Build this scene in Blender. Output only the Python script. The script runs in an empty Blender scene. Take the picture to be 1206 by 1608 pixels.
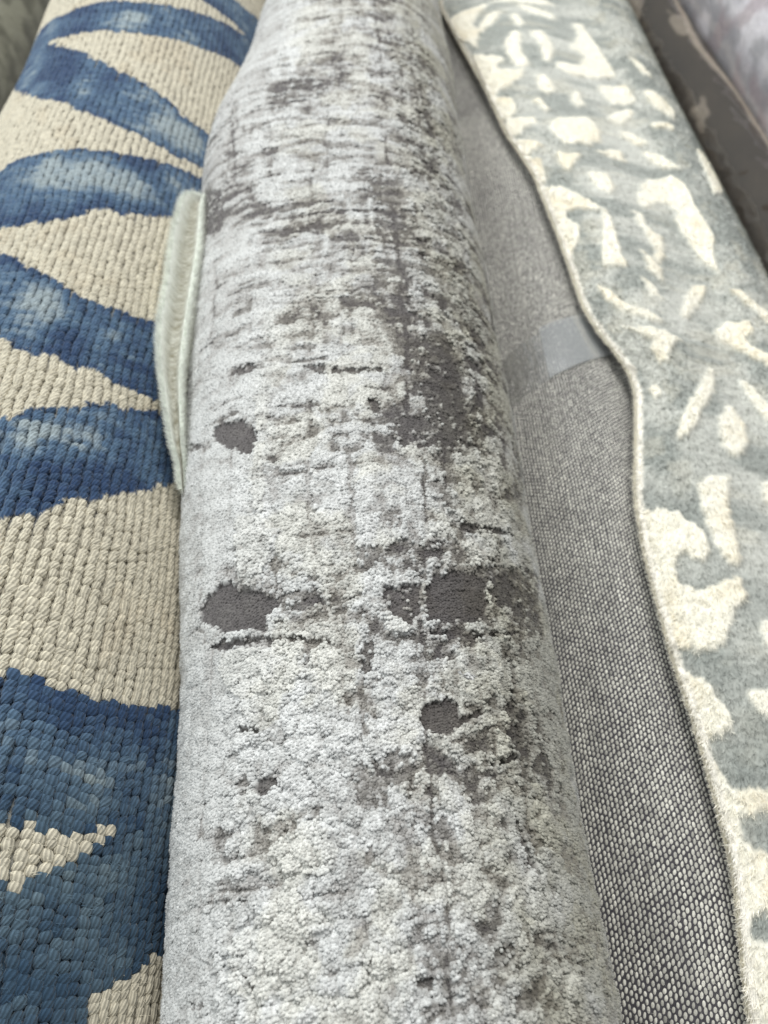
import bpy, math
import numpy as np

# ---------------------------------------------------------------- camera, light, exposure
scene = bpy.context.scene
COL = scene.collection
cam_data = bpy.data.cameras.new("camera")
cam = bpy.data.objects.new("camera", cam_data)
COL.objects.link(cam)
cam.location = (0, 0, 0.61)
cam.rotation_euler = (math.radians(90 - 54.6), 0, math.radians(-2.0))
cam_data.sensor_fit = 'VERTICAL'
cam_data.lens = 26
cam_data.sensor_height = 34.61
cam_data.clip_start = 0.01
cam_data.clip_end = 60
cam_data.dof.use_dof = True
cam_data.dof.focus_distance = 0.335
cam_data.dof.aperture_fstop = 9.0
scene.camera = cam

world = bpy.data.worlds.new("World")
scene.world = world
world.use_nodes = True
world.node_tree.nodes["Background"].inputs[0].default_value = (.93, .98, .97, 1)
world.node_tree.nodes["Background"].inputs[1].default_value = 0.29

def area_lamp(name, loc, target, size, size_y, energy, colour):
    d = bpy.data.lights.new(name, 'AREA')
    d.shape = 'RECTANGLE'; d.size = size; d.size_y = size_y; d.energy = energy; d.color = colour
    o = bpy.data.objects.new(name, d)
    COL.objects.link(o)
    o.location = loc
    dx, dy, dz = (target[i] - loc[i] for i in range(3))
    o.rotation_euler = (math.atan2(math.hypot(dx, dy), -dz), 0, math.atan2(dy, dx) - math.pi / 2)
    return o
area_lamp("window_lamp", (-1.6, 1.0, 1.85), (0, .45, .15), 1.5, 1.2, 43, (.96, 1.0, .98))
area_lamp("ceiling_lamp", (.3, 1.15, 2.3), (.1, .4, .15), 1.2, 0.6, 46, (1.0, .99, .95))

vs = scene.view_settings
vs.view_transform = 'Standard'; vs.look = 'None'; vs.gamma = 1; vs.exposure = -0.22
vs.use_curve_mapping = False
scene.render.engine = 'CYCLES'
scene.cycles.max_bounces = 6
scene.cycles.transparent_max_bounces = 12
scene.cycles.use_denoising = True

# ---------------------------------------------------------------- shapes of the rolls (metres, rolls run along +Y)
CAM_Z = 0.61
PITCH, YAW = 54.6, 2.0

def interp(v, pts):
    p = np.array(pts, float)
    return np.interp(v, p[:, 0], p[:, 1])

def smooth_table(v, pts):
    """table lookup with the corners rounded off"""
    return sum(interp(v + o, pts) for o in (-.03, -.015, 0, .015, .03)) / 5

def polar(cx, cz, r, th, low):
    """th from straight up, clockwise; the underside sags down to the floor by 'low'"""
    c = np.cos(th)
    return cx + r * np.sin(th), cz + np.where(c < 0, c * low, c * r)

def surf_blue(u, v):                                   # u = arc length (m) over radius .13
    th = u / .13
    r = .13 + .0022 * np.sin(v * 9 + th * 1.3) + .0016 * np.sin(v * 21 + 2 + th * 2)
    return polar(-.228, .163, r, th, .163)

BULGE = [(-.4, 0), (0, .0), (.12, .006), (.24, .018), (.35, .029), (.5, .038), (.62, .046), (.68, .046), (.74, .031), (.82, .022), (.9, .016), (1.05, .003), (1.2, 0), (2, 0)]
def surf_grey(u, v):                                   # radius .10
    th = u / .10
    g = np.exp(-((th + 1.12) / .55) ** 2)
    r = .10 + smooth_table(v, BULGE) * g + .0010 * np.sin(v * 13 + th * 2) + .0007 * np.sin(v * 37 + th * 1.1)
    return polar(.0025, .195, r, th, .10)

def surf_back(u, v):                                   # radius .08, woven back outward
    th = u / .08
    r = .08 + .0012 * np.sin(v * 11 + 1 + th) + .0008 * np.sin(v * 27 + th * 2)
    return polar(.165, .10, r, th, .10)

EDGE = [(-.4, .37), (.013, .398), (.07, .426), (.133, .428), (.19, .421), (.257, .4216), (.306, .432), (.365, .4647), (.416, .487), (.44, .481), (.458, .4606),
        (.488, .438), (.504, .433), (.589, .4236), (.69, .4056), (.77, .364), (.875, .335), (1.0, .292), (1.1, .262), (1.3, .25), (2, .25)]
IV_C = (.3177, .105, .075)
def ivory_profile(v):
    """x, z of the outer wrap of the ivory rug from its free edge over the top to the underside, for every v: arrays (n, K)"""
    v = np.asarray(v, float)
    t = sum(interp(v + o, EDGE) for o in (-.012, 0, .012)) / 3
    ph = np.linspace(-.75, 1.35, 500)                  # where the line of that slope meets the woven roll
    cxx = .165 + .092 * np.sin(ph); czz = .10 + .092 * np.cos(ph)
    tt = cxx / (CAM_Z - czz)
    pe = np.interp(t, tt, ph)
    ex, ez = .165 + .092 * np.sin(pe), .10 + .092 * np.cos(pe)
    K = [(ex, ez), (ex + .018, ez + .0055)]
    mx, mz = .262, .1885
    K.append(((ex + .018) * .45 + mx * .55, (ez + .0055) * .45 + mz * .55 + .003 + .002 * np.sin(v * 14)))
    cx, cz, R = IV_C
    R = R + .001 * np.sin(v * 12)
    for a in (-.30, .1, .45, .8, 1.15, 1.5, 1.9, 2.3, 2.7):
        x, z = polar(cx, cz, R, a, .10)
        K.append((x + 0 * v, z + 0 * v))
    X = np.stack([k[0] for k in K], -1); Z = np.stack([k[1] for k in K], -1)
    return X, Z

def surf_ivory(u, v):                                  # u 0..1 along the profile, Catmull-Rom between its knots
    u = np.asarray(u, float); v = np.asarray(v, float)
    shp = np.broadcast(u, v).shape
    u = np.broadcast_to(u, shp).ravel(); v = np.broadcast_to(v, shp).ravel()
    X, Z = ivory_profile(v)
    n = X.shape[-1] - 1
    s = np.clip(u, 0, 1) * n
    i = np.minimum(s.astype(int), n - 1); f = s - i
    r = np.arange(len(u))
    def cr(P):
        p0 = P[r, np.maximum(i - 1, 0)]; p1 = P[r, i]; p2 = P[r, i + 1]; p3 = P[r, np.minimum(i + 2, n)]
        return .5 * (2 * p1 + (p2 - p0) * f + (2 * p0 - 5 * p1 + 4 * p2 - p3) * f * f + (3 * p1 - p0 - 3 * p2 + p3) * f ** 3)
    return cr(X).reshape(shp), cr(Z).reshape(shp)

def surf_taupe(u, v):
    th = u / .045
    return polar(.485 - .05 * np.clip(v - 1.1, 0, 2), .06, .045 + .001 * np.sin(v * 15 + th), th, .06)

def surf_lilac(u, v):
    th = u / .105
    return polar(.614, .129, .105 + .0015 * np.sin(v * 10 + th * 2), th, .129)

def surf_olive(u, v):
    th = u / .10
    return polar(-.57, .10, .10 + .002 * np.sin(v * 8 + th), th, .10)
# patterns, drawn in each rug's own cloth coordinates: (across the cloth, along the roll), millimetres (ivory rug: thousandths of its wrap across)
BLUE_LEAVES = [
    [(-106,712),(-107,767),(-110,802),(-114,860),(-94,854),(-52,828),(-8,826),(18,826),(48,835),(74,850),(101,875),(121,893),(135,910),(118,899),(97,890),(76,885),(60,896),(95,956),(111,953),(135,969),(171,1002),(236,1108),(240,991),(151,845),(132,827),(107,804),(82,786),(57,775),(29,769),(2,768),(-40,775),(-62,785),(-36,753),(-12,731),(12,709),(32,695),(54,689),(72,678),(85,668),(104,669),(121,673),(159,689),(148,633),(111,616),(98,611),(77,606),(63,608),(45,613),(27,618),(2,631),(-11,645),(-34,657),(-61,686),(-106,754),(-106,746),(-106,723),(-106,709),(-107,684)],
    [(-111,571),(-46,559),(-35,563),(-23,568),(-5,568),(16,573),(39,576),(57,582),(73,587),(90,593),(100,597),(139,627),(138,574),(85,522),(69,513),(55,504),(48,506),(40,501),(27,491),(21,484),(17,484),(2,482),(-9,478),(-23,479),(-75,492)],
    [(-80,502),(-15,451),(-1,440),(12,430),(25,425),(37,419),(45,413),(56,411),(67,410),(80,410),(91,414),(136,432),(148,373),(104,349),(96,348),(88,347),(80,346),(73,348),(65,349),(56,348),(48,348),(44,354),(40,352),(29,351),(21,353),(15,360),(8,363),(-31,386)],
    [(-1,274),(26,295),(32,299),(40,306),(52,312),(61,318),(77,327),(91,333),(103,337),(112,343),(165,372),(176,334),(130,294),(118,284),(104,271),(96,267),(87,258),(74,252),(67,247),(60,241),(58,239),(48,232),(41,228),(17,211)],
    [(32,153),(59,151),(64,151),(67,152),(69,149),(74,149),(78,147),(79,151),(87,145),(94,146),(98,144),(108,145),(110,148),(120,148),(132,150),(145,152),(229,183),(236,59),(166,42),(157,39),(149,35),(138,30),(131,26),(127,19),(125,16),(120,-3),(66,-1),(50,56),(80,62),(87,62),(88,66),(93,69),(97,66),(98,70),(104,71),(110,73),(110,79),(114,79),(117,80),(123,87),(121,90),(116,89),(111,84),(107,83),(101,83),(95,85),(88,83),(86,89),(80,86),(74,85),(43,79)],
]
BLUE_WASHES = [
    (12,792,35,19,0.35),
    (71,643,30,27,0.45),
    (95,639,21,19,0.35),
    (-12,699,31,17,-0.3),
    (32,544,61,20,0.75),
    (25,487,53,8,-0.45),
    (24,397,26,19,0.6),
    (87,376,16,10,0.25),
    (66,294,34,12,0.55),
    (81,267,43,8,-0.35),
    (77,122,15,14,0.4),
    (120,68,30,17,0.3),
    (125,120,18,17,0.15),
    (105,136,40,8,-0.35),
    (152,57,30,15,-0.3),
    (103,26,16,9,-0.1),
]
IVORY_MOTIFS = [
    [(108,1017),(137,1053),(155,1056),(141,1024),(110,1004)],
    [(162,1041),(176,1043),(180,1013),(170,1003)],
    [(180,1072),(194,1074),(224,1053),(222,1041),(198,1047)],
    [(140,971),(159,993),(168,988),(155,941),(159,906),(144,896),(132,920),(131,939)],
    [(180,993),(201,999),(206,958),(192,918),(182,919),(189,966)],
    [(245,1041),(257,1045),(265,1007),(278,948),(283,919),(243,901),(216,895),(197,908),(201,920),(227,924),(242,953),(231,965),(228,971),(245,1008)],
    [(41,947),(108,933),(125,923),(102,910),(101,900),(146,894),(138,880),(102,857),(17,835),(0,851)],
    [(162,880),(177,885),(183,849),(167,839),(155,858)],
    [(0,848),(96,830),(93,804),(68,791),(0,795)],
    [(135,825),(150,832),(159,806),(149,801)],
    [(201,848),(213,861),(215,830),(204,820),(197,832)],
    [(242,886),(298,898),(310,861),(254,847),(242,872)],
    [(347,876),(398,876),(458,844),(427,818),(365,838)],
    [(239,819),(277,844),(293,837),(251,804),(239,808)],
    [(42,791),(125,789),(126,777),(87,767),(62,756),(0,762)],
    [(150,782),(171,792),(212,802),(219,789),(215,758),(194,742),(153,738),(143,758)],
    [(320,808),(406,805),(400,791),(325,797)],
    [(245,790),(260,790),(292,772),(263,766),(249,772)],
    [(0,754),(84,745),(110,733),(44,721),(0,726)],
    [(126,723),(141,716),(174,723),(155,704),(128,686),(117,696)],
    [(200,734),(234,744),(236,724),(215,723)],
    [(269,754),(295,752),(334,730),(359,715),(304,721),(272,738)],
    [(0,725),(75,711),(50,674),(0,671),(0,687)],
    [(167,687),(200,691),(204,676),(194,654),(180,654),(167,668)],
    [(0,667),(84,663),(122,652),(144,638),(165,621),(161,619),(128,624),(78,625),(62,614),(98,601),(75,578),(33,562),(29,545),(0,541),(0,592),(0,626)],
    [(165,624),(173,621),(170,584),(165,555),(167,541),(116,543),(128,565),(149,595)],
    [(228,662),(256,700),(311,709),(343,692),(346,658),(352,630),(361,605),(332,576),(331,554),(304,565),(286,596),(274,636),(295,647),(268,663),(242,650),(230,640)],
    [(212,634),(224,630),(225,609),(240,598),(233,569),(213,550),(222,577),(218,601)],
    [(353,957),(392,946),(428,911),(383,918)],
    [(0,1032),(98,1075),(125,1078),(107,1037),(56,1003),(53,982),(0,999)],
    [(80,519),(101,515),(138,492),(183,482),(195,475),(165,474),(116,487),(87,501)],
    [(77,473),(125,467),(185,464),(206,458),(176,444),(153,434),(117,434),(119,448),(146,453),(110,464)],
    [(185,530),(201,519),(204,503),(191,507)],
    [(219,491),(259,538),(283,540),(253,508),(227,487)],
    [(265,483),(295,494),(353,488),(353,478),(319,473),(332,459),(382,442),(367,430),(298,458),(265,469)],
    [(230,434),(237,431),(221,406),(197,384),(170,361),(134,350),(125,355),(152,375),(194,402)],
    [(219,380),(240,396),(249,378),(242,356),(224,339),(212,344),(210,358)],
    [(268,426),(284,425),(317,387),(302,372),(277,398)],
    [(242,320),(271,328),(253,299),(236,303)],
    [(51,410),(86,411),(93,402),(69,396)],
    [(335,532),(364,529),(431,500),(413,487),(358,512)],
    [(156,308),(179,317),(207,323),(194,290),(192,263),(185,245),(171,247),(164,257),(158,274),(158,288)],
    [(0,289),(81,290),(114,285),(149,271),(153,260),(135,245),(125,250),(107,255),(87,251),(81,243),(77,235),(107,227),(149,232),(177,236),(183,224),(159,212),(141,203),(129,192),(110,188),(72,188),(0,194),(0,199),(0,216),(0,249)],
    [(0,181),(38,175),(75,167),(83,157),(93,147),(86,140),(51,137),(18,134),(33,124),(36,121),(50,112),(0,114),(0,142),(0,166)],
    [(134,162),(177,162),(162,142),(137,151)],
    [(185,207),(206,209),(192,185),(177,189)],
    [(0,122),(30,113),(81,108),(141,107),(132,96),(57,96),(47,83),(75,79),(113,72),(101,51),(42,50),(30,42),(93,34),(63,-7),(0,-6),(0,37),(8,74),(0,103)],
    [(0,1053),(77,1066),(117,1079),(146,1081),(120,1055),(101,1027),(108,1008),(78,957),(56,982),(0,1024)],
    [(141,1088),(164,1093),(218,1102),(236,1089),(203,1080),(180,1083)],
    [(472,770),(513,764),(510,696),(440,678)],
    [(565,629),(567,609),(568,578),(565,600)],
    [(204,571),(219,550),(216,531),(201,540)],
    [(0,463),(18,446),(44,431),(0,436)],
    [(228,242),(256,280),(311,289),(343,272),(346,238),(352,210),(361,185),(332,156),(331,134),(304,145),(286,176),(274,216),(295,227),(268,243),(242,230),(230,220)],
    [(212,214),(224,210),(225,189),(240,178),(233,149),(213,130),(222,157),(218,181)],
    [(185,110),(201,99),(204,83),(191,87)],
    [(219,71),(259,118),(283,120),(253,88),(227,67)],
    [(265,63),(295,74),(353,68),(353,58),(319,53),(332,39),(382,22),(367,10),(298,38),(265,49)],
    [(230,14),(237,11),(221,-14),(197,-36),(170,-59),(134,-70),(125,-65),(152,-45),(194,-18)],
    [(268,6),(284,5),(317,-33),(302,-48),(277,-22)],
    [(51,-10),(86,-9),(93,-18),(69,-24)],
    [(335,112),(364,109),(431,80),(413,67),(358,92)],
    [(472,350),(513,344),(510,276),(440,258)],
    [(565,209),(567,189),(568,158),(565,180)],
    [(440,478),(526,475),(520,461),(445,467)],
    [(389,424),(415,422),(454,400),(479,385),(424,391),(392,408)],
    [(348,332),(376,370),(431,379),(463,362),(466,328),(472,300),(481,275),(452,246),(451,224),(424,235),(406,266),(394,306),(415,317),(388,333),(362,320),(350,310)],
    [(332,304),(344,300),(345,279),(360,268),(353,239),(333,220),(342,247),(338,271)],
    [(339,161),(379,208),(403,210),(373,178),(347,157)],
    [(385,153),(415,164),(473,158),(473,148),(439,143),(452,129),(502,112),(487,100),(418,128),(385,139)],
    [(455,202),(484,199),(551,170),(533,157),(478,182)],
    [(592,440),(633,434),(630,366),(560,348)],
    [(685,299),(687,279),(688,248),(685,270)],
    [(495,423),(525,434),(583,428),(583,418),(549,413),(562,399),(612,382),(597,370),(528,398),(495,409)],
    [(565,472),(594,469),(661,440),(643,427),(588,452)],
    [(702,710),(743,704),(740,636),(670,618)],
    [(795,569),(797,549),(798,518),(795,540)],
    [(280,331),(299,353),(308,348),(295,301),(299,266),(284,256),(272,280),(271,299)],
    [(275,185),(290,192),(299,166),(289,161)],
    [(382,246),(438,258),(450,221),(394,207),(382,232)],
    [(290,142),(311,152),(352,162),(359,149),(355,118),(334,102),(293,98),(283,118)],
    [(409,114),(435,112),(474,90),(499,75),(444,81),(412,98)],
    [(140,85),(215,71),(190,34),(140,31),(140,47)],
    [(305,-16),(313,-19),(310,-56),(305,-85),(307,-99),(256,-97),(268,-75),(289,-45)],
    [(368,22),(396,60),(451,69),(483,52),(486,18),(492,-10),(501,-35),(472,-64),(471,-86),(444,-75),(426,-44),(414,-4),(435,7),(408,23),(382,10),(370,0)],
    [(352,-6),(364,-10),(365,-31),(380,-42),(373,-71),(353,-90),(362,-63),(358,-39)],
    [(220,-121),(241,-125),(278,-148),(323,-158),(335,-165),(305,-166),(256,-153),(227,-139)],
    [(217,-167),(265,-173),(325,-176),(346,-182),(316,-196),(293,-206),(257,-206),(259,-192),(286,-187),(250,-176)],
    [(325,-110),(341,-121),(344,-137),(331,-133)],
    [(359,-149),(399,-102),(423,-100),(393,-132),(367,-153)],
    [(405,-157),(435,-146),(493,-152),(493,-162),(459,-167),(472,-181),(522,-198),(507,-210),(438,-182),(405,-171)],
    [(370,-206),(377,-209),(361,-234),(337,-256),(310,-279),(274,-290),(265,-285),(292,-265),(334,-238)],
    [(408,-214),(424,-215),(457,-253),(442,-268),(417,-242)],
    [(191,-230),(226,-229),(233,-238),(209,-244)],
    [(475,-108),(504,-111),(571,-140),(553,-153),(498,-128)],
    [(612,130),(653,124),(650,56),(580,38)],
    [(705,-11),(707,-31),(708,-62),(705,-40)],
    [(140,-177),(158,-194),(184,-209),(140,-204)],
    [(471,428),(483,441),(485,410),(474,400),(467,412)],
    [(512,466),(568,478),(580,441),(524,427),(512,452)],
    [(617,456),(668,456),(728,424),(697,398),(635,418)],
    [(420,362),(441,372),(482,382),(489,369),(485,338),(464,322),(423,318),(413,338)],
    [(515,370),(530,370),(562,352),(533,346),(519,352)],
    [(539,334),(565,332),(604,310),(629,295),(574,301),(542,318)],
    [(623,537),(662,526),(698,491),(653,498)],
    [(347,53),(395,47),(455,44),(476,38),(446,24),(423,14),(387,14),(389,28),(416,33),(380,44)],
    [(489,71),(529,118),(553,120),(523,88),(497,67)],
    [(535,63),(565,74),(623,68),(623,58),(589,53),(602,39),(652,22),(637,10),(568,38),(535,49)],
    [(489,-40),(510,-24),(519,-42),(512,-64),(494,-81),(482,-76),(480,-62)],
    [(538,6),(554,5),(587,-33),(572,-48),(547,-22)],
    [(742,350),(783,344),(780,276),(710,258)],
    [(835,209),(837,189),(838,158),(835,180)],
    [(647,1136),(698,1136),(758,1104),(727,1078),(665,1098)],
    [(620,1068),(706,1065),(700,1051),(625,1057)],
    [(653,1217),(692,1206),(728,1171),(683,1178)],
    [(635,792),(664,789),(731,760),(713,747),(658,772)],
    [(772,1030),(813,1024),(810,956),(740,938)],
    [(865,889),(867,869),(868,838),(865,860)],
    [(60,-35),(135,-49),(110,-86),(60,-89),(60,-73)],
    [(60,-93),(144,-97),(182,-108),(204,-122),(225,-139),(221,-141),(188,-136),(138,-135),(122,-146),(158,-159),(135,-182),(93,-198),(89,-215),(60,-219),(60,-168),(60,-134)],
    [(225,-136),(233,-139),(230,-176),(225,-205),(227,-219),(176,-217),(188,-195),(209,-165)],
    [(413,197),(452,186),(488,151),(443,158)],
    [(625,-131),(627,-151),(628,-182),(625,-160)],
    [(438,257),(467,293),(485,296),(471,264),(440,244)],
    [(465,65),(480,72),(489,46),(479,41)],
    [(677,116),(728,116),(788,84),(757,58),(695,78)],
    [(650,48),(736,45),(730,31),(655,37)],
    [(599,-6),(625,-8),(664,-30),(689,-45),(634,-39),(602,-22)],
    [(542,-126),(554,-130),(555,-151),(570,-162),(563,-191),(543,-210),(552,-183),(548,-159)],
    [(683,197),(722,186),(758,151),(713,158)],
    [(515,-230),(531,-241),(534,-257),(521,-253)],
    [(549,-269),(589,-222),(613,-220),(583,-252),(557,-273)],
    [(665,-228),(694,-231),(761,-260),(743,-273),(688,-248)],
    [(802,10),(843,4),(840,-64),(770,-82)],
    [(895,-131),(897,-151),(898,-182),(895,-160)],
    [(607,1436),(658,1436),(718,1404),(687,1378),(625,1398)],
    [(613,1517),(652,1506),(688,1471),(643,1478)],
    [(732,1330),(773,1324),(770,1256),(700,1238)],
    [(825,1189),(827,1169),(828,1138),(825,1160)],
]
WORN_PATCHES = [
    (1.0,[(-89,194),(-79,198),(-73,198),(-68,191),(-59,189),(-47,179),(-48,175),(-52,173),(-53,165),(-61,168),(-69,169),(-77,170),(-81,175),(-93,182),(-95,190)]),
    (0.8,[(-88,168),(-77,166),(-60,163),(-50,161),(-50,157),(-65,161),(-79,162)]),
    (0.8,[(-36,177),(-33,179),(-24,180),(-24,174),(-27,172),(-32,175)]),
    (0.6,[(-12,193),(-7,200),(2,205),(4,202),(2,195),(-1,189),(-8,188)]),
    (0.7,[(-67,122),(-64,122),(-50,118),(-52,116),(-65,119)]),
    (0.6,[(-34,157),(-29,159),(-28,153),(-32,142),(-35,146)]),
    (1.0,[(-88,305),(-81,305),(-69,301),(-63,292),(-61,281),(-64,273),(-69,275),(-73,281),(-80,286),(-86,293)]),
    (0.7,[(-117,313),(-95,298),(-93,293),(-105,297)]),
    (0.75,[(-81,344),(-73,346),(-65,344),(-63,339),(-69,336),(-79,340)]),
    (0.75,[(-42,335),(-29,334),(-14,328),(9,328),(9,324),(-15,324),(-29,324),(-31,328)]),
    (0.8,[(-57,270),(-52,270),(-47,264),(-53,263)]),
    (0.8,[(-2,305),(5,302),(8,295),(1,292)]),
    (0.7,[(30,358),(48,370),(59,356),(61,330),(63,301),(79,299),(69,282),(49,281),(35,281),(18,275),(11,281),(19,292),(34,297),(33,309),(24,309),(28,323),(20,332)]),
    (0.85,[(11,276),(20,281),(35,281),(52,279),(46,270),(32,271),(17,268)]),
    (1.0,[(27,187),(36,191),(54,195),(59,193),(57,176),(51,167),(40,166),(32,163),(24,163),(22,171),(24,182)]),
    (0.95,[(4,176),(10,181),(19,182),(19,171),(15,168),(8,171)]),
    (0.7,[(61,193),(78,199),(90,197),(88,181),(79,178),(69,182),(58,178)]),
    (0.8,[(24,159),(40,162),(50,161),(89,174),(89,171),(49,158),(24,156)]),
    (1.0,[(16,118),(20,124),(30,127),(35,125),(36,119),(48,125),(47,121),(36,115),(28,110),(20,111)]),
    (0.9,[(59,130),(64,131),(65,124),(64,112),(61,111),(60,123)]),
    (0.6,[(1,102),(9,104),(16,99),(8,96),(1,96)]),
    (1.0,[(56,83),(58,78),(61,69),(65,58),(63,52),(61,60),(58,69),(56,77)]),
    (0.55,[(16,73),(23,77),(28,71),(30,60),(24,58),(18,65)]),
    (0.7,[(9,23),(16,23),(15,20),(9,20)]),
    (0.6,[(38,30),(47,33),(48,30),(43,24),(39,26)]),
    (0.5,[(41,49),(49,57),(49,51),(44,47)]),
    (0.8,[(-55,97),(-46,98),(-43,94),(-48,90),(-55,92)]),
    (0.6,[(-65,97),(-59,99),(-57,94),(-61,94)]),
    (0.6,[(-55,76),(-46,78),(-46,75)]),
    (0.6,[(-41,75),(-38,75),(-38,72)]),
    (0.7,[(-57,27),(-51,25),(-48,22),(-51,22)]),
    (0.7,[(-89,20),(-78,20),(-76,17),(-84,17)]),
    (0.9,[(-109,564),(-93,543),(-90,521),(-92,493),(-103,500),(-119,529)]),
    (0.7,[(-93,589),(-83,583),(-77,575),(-87,576)]),
    (0.7,[(-68,572),(-58,572),(-58,562),(-65,560)]),
    (0.7,[(-65,552),(-62,555),(-60,548),(-64,545)]),
    (0.8,[(-119,516),(-120,532),(-120,528),(-119,507)]),
    (0.6,[(3,519),(16,528),(15,490),(8,489)]),
    (0.7,[(6,471),(14,475),(13,454),(8,455)]),
    (0.5,[(16,520),(23,522),(36,512),(33,496),(19,487),(15,490)]),
    (0.6,[(14,472),(28,472),(36,461),(27,450),(13,454)]),
    (0.5,[(-59,688),(-38,684),(-8,667),(16,661),(38,657),(38,649),(12,652),(-10,659),(-40,676),(-59,680)]),
    (0.6,[(-40,610),(-8,602),(15,601),(10,593),(-16,595)]),
    (0.5,[(-81,494),(-65,494),(-50,499),(-31,506),(-16,507),(12,504),(12,499),(-16,501),(-30,497),(-50,491),(-65,488),(-79,486)]),
    (0.55,[(3,429),(26,430),(44,431),(61,435),(57,426),(40,423),(22,423),(4,423)]),
    (0.22,[(15,829),(55,859),(51,824),(31,790),(16,798)]),
    (0.25,[(24,640),(49,649),(75,658),(88,655),(54,614),(31,603),(24,619)]),
    (0.3,[(43,588),(60,573),(73,559),(107,574),(105,536),(78,511),(59,524),(43,537)]),
    (0.32,[(-89,556),(-74,561),(-67,538),(-73,501),(-93,512)]),
    (0.6,[(7,518),(16,519),(15,501),(8,498)]),
    (0.6,[(8,475),(16,473),(36,471),(35,459),(16,451),(7,458)]),
    (0.6,[(4,412),(16,413),(15,398),(5,400)]),
    (0.6,[(36,497),(58,511),(57,504),(38,492)]),
    (0.7,[(-7,154),(-1,153),(-3,137),(-7,138)]),
    (0.6,[(32,149),(37,149),(37,144),(32,145)]),
    (0.6,[(16,138),(22,137),(20,130),(16,132)]),
    (0.7,[(-5,98),(5,98),(5,93),(-3,93)]),
    (0.7,[(22,101),(28,101),(28,94),(23,92)]),
    (0.75,[(47,101),(65,108),(65,104),(49,98)]),
    (0.55,[(-12,202),(1,203),(1,199),(-8,199)]),
    (0.5,[(2,221),(13,225),(14,214),(4,212)]),
    (0.75,[(46,225),(59,226),(91,235),(87,230),(54,218),(47,220)]),
    (0.8,[(67,162),(70,163),(68,137),(65,113),(63,113),(65,136)]),
    (0.4,[(80,113),(93,117),(88,107),(79,105)]),
    (0.6,[(-29,83),(-25,83),(-25,78),(-28,79)]),
    (0.55,[(-8,65),(-4,67),(-4,58),(-8,61)]),
    (0.5,[(-8,29),(-5,29),(-6,21),(-8,22)]),
    (0.6,[(8,22),(16,22),(16,19),(9,19)]),
    (0.36,[(9,375),(98,431),(129,402),(136,317),(70,272),(13,273),(7,296),(39,322)]),
    (0.3,[(-8,198),(133,238),(115,177),(31,146),(-9,155)]),
    (0.3,[(-101,212),(-8,188),(-9,155),(-102,175)]),
    (0.3,[(136,627),(135,619),(136,277),(76,243)]),
    (0.3,[(-89,320),(21,293),(20,260),(-88,281)]),
    (0.16,[(-66,710),(100,758),(135,760),(-65,609)]),
    (0.28,[(-101,527),(-60,500),(73,463),(69,433),(-62,458)]),
    (0.28,[(-48,394),(79,414),(74,384),(-48,365)]),
    (0.3,[(0,111),(94,129),(92,90),(4,82)]),
    (0.15,[(9,77),(69,81),(73,8),(15,9)]),
    (0.25,[(-95,88),(-33,80),(-31,63),(-92,69)]),
    (0.25,[(-15,140),(12,130),(9,73),(-10,78)]),
    (0.6,[(-48,182),(-36,183),(-24,179),(-27,171),(-45,173)]),
    (0.85,[(3,181),(12,183),(22,183),(20,166),(14,159),(5,167)]),
    (0.6,[(20,186),(31,191),(132,227),(98,174),(77,166),(85,200),(31,184)]),
    (0.7,[(-81,169),(-48,161),(-21,156),(-21,152),(-48,158),(-78,163)]),
    (0.55,[(-10,137),(-5,136),(-5,106),(-8,106)]),
    (0.5,[(-35,262),(-32,261),(-27,200),(-31,201)]),
    (0.5,[(-13,268),(-9,268),(-8,188),(-12,188)]),
    (0.6,[(10,289),(37,297),(76,306),(74,293),(28,275),(10,280)]),
]
PALE_PATCHES = [
    [(-62,280),(-57,278),(-58,265),(-55,249),(-55,232),(-60,233),(-63,256)],
    [(-64,316),(-56,316),(-57,294),(-61,286)],
    [(-70,233),(-57,230),(-48,218),(-54,198),(-59,189),(-68,195),(-69,213)],
    [(-77,161),(-42,153),(-34,141),(-41,134),(-65,134),(-79,152)],
    [(-32,144),(-20,151),(-14,143),(-18,130),(-27,131)],
    [(36,149),(55,157),(60,147),(56,134),(47,126),(36,125),(39,137)],
    [(35,205),(53,212),(58,206),(53,196),(34,191)],
    [(4,169),(12,169),(16,163),(12,156),(3,156)],
    [(50,121),(60,123),(58,105),(47,101)],
    [(-46,69),(-26,78),(-18,65),(-20,57),(-28,58),(-38,59)],
    [(-53,419),(-32,417),(-38,406),(-51,409)],
    [(-62,37),(-44,48),(-30,44),(-30,34),(-43,19),(-60,22)],
]
LIFTED_EDGE = [
    (275,-109.2,-111.7),
    (289,-110.4,-117.0),
    (304,-112.0,-121.6),
    (315,-113.0,-124.6),
    (331,-114.6,-129.2),
    (340,-115.4,-131.0),
    (357,-116.7,-135.0),
    (366,-117.4,-136.5),
    (384,-117.0,-139.3),
    (393,-116.9,-140.2),
    (413,-117.1,-142.1),
    (432,-117.3,-142.6),
    (455,-117.4,-143.2),
    (478,-117.2,-144.2),
    (501,-117.1,-145.2),
    (520,-119.1,-144.7),
    (538,-120.9,-144.2),
    (557,-122.8,-141.0),
    (565,-125.6,-139.6),
]
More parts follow.
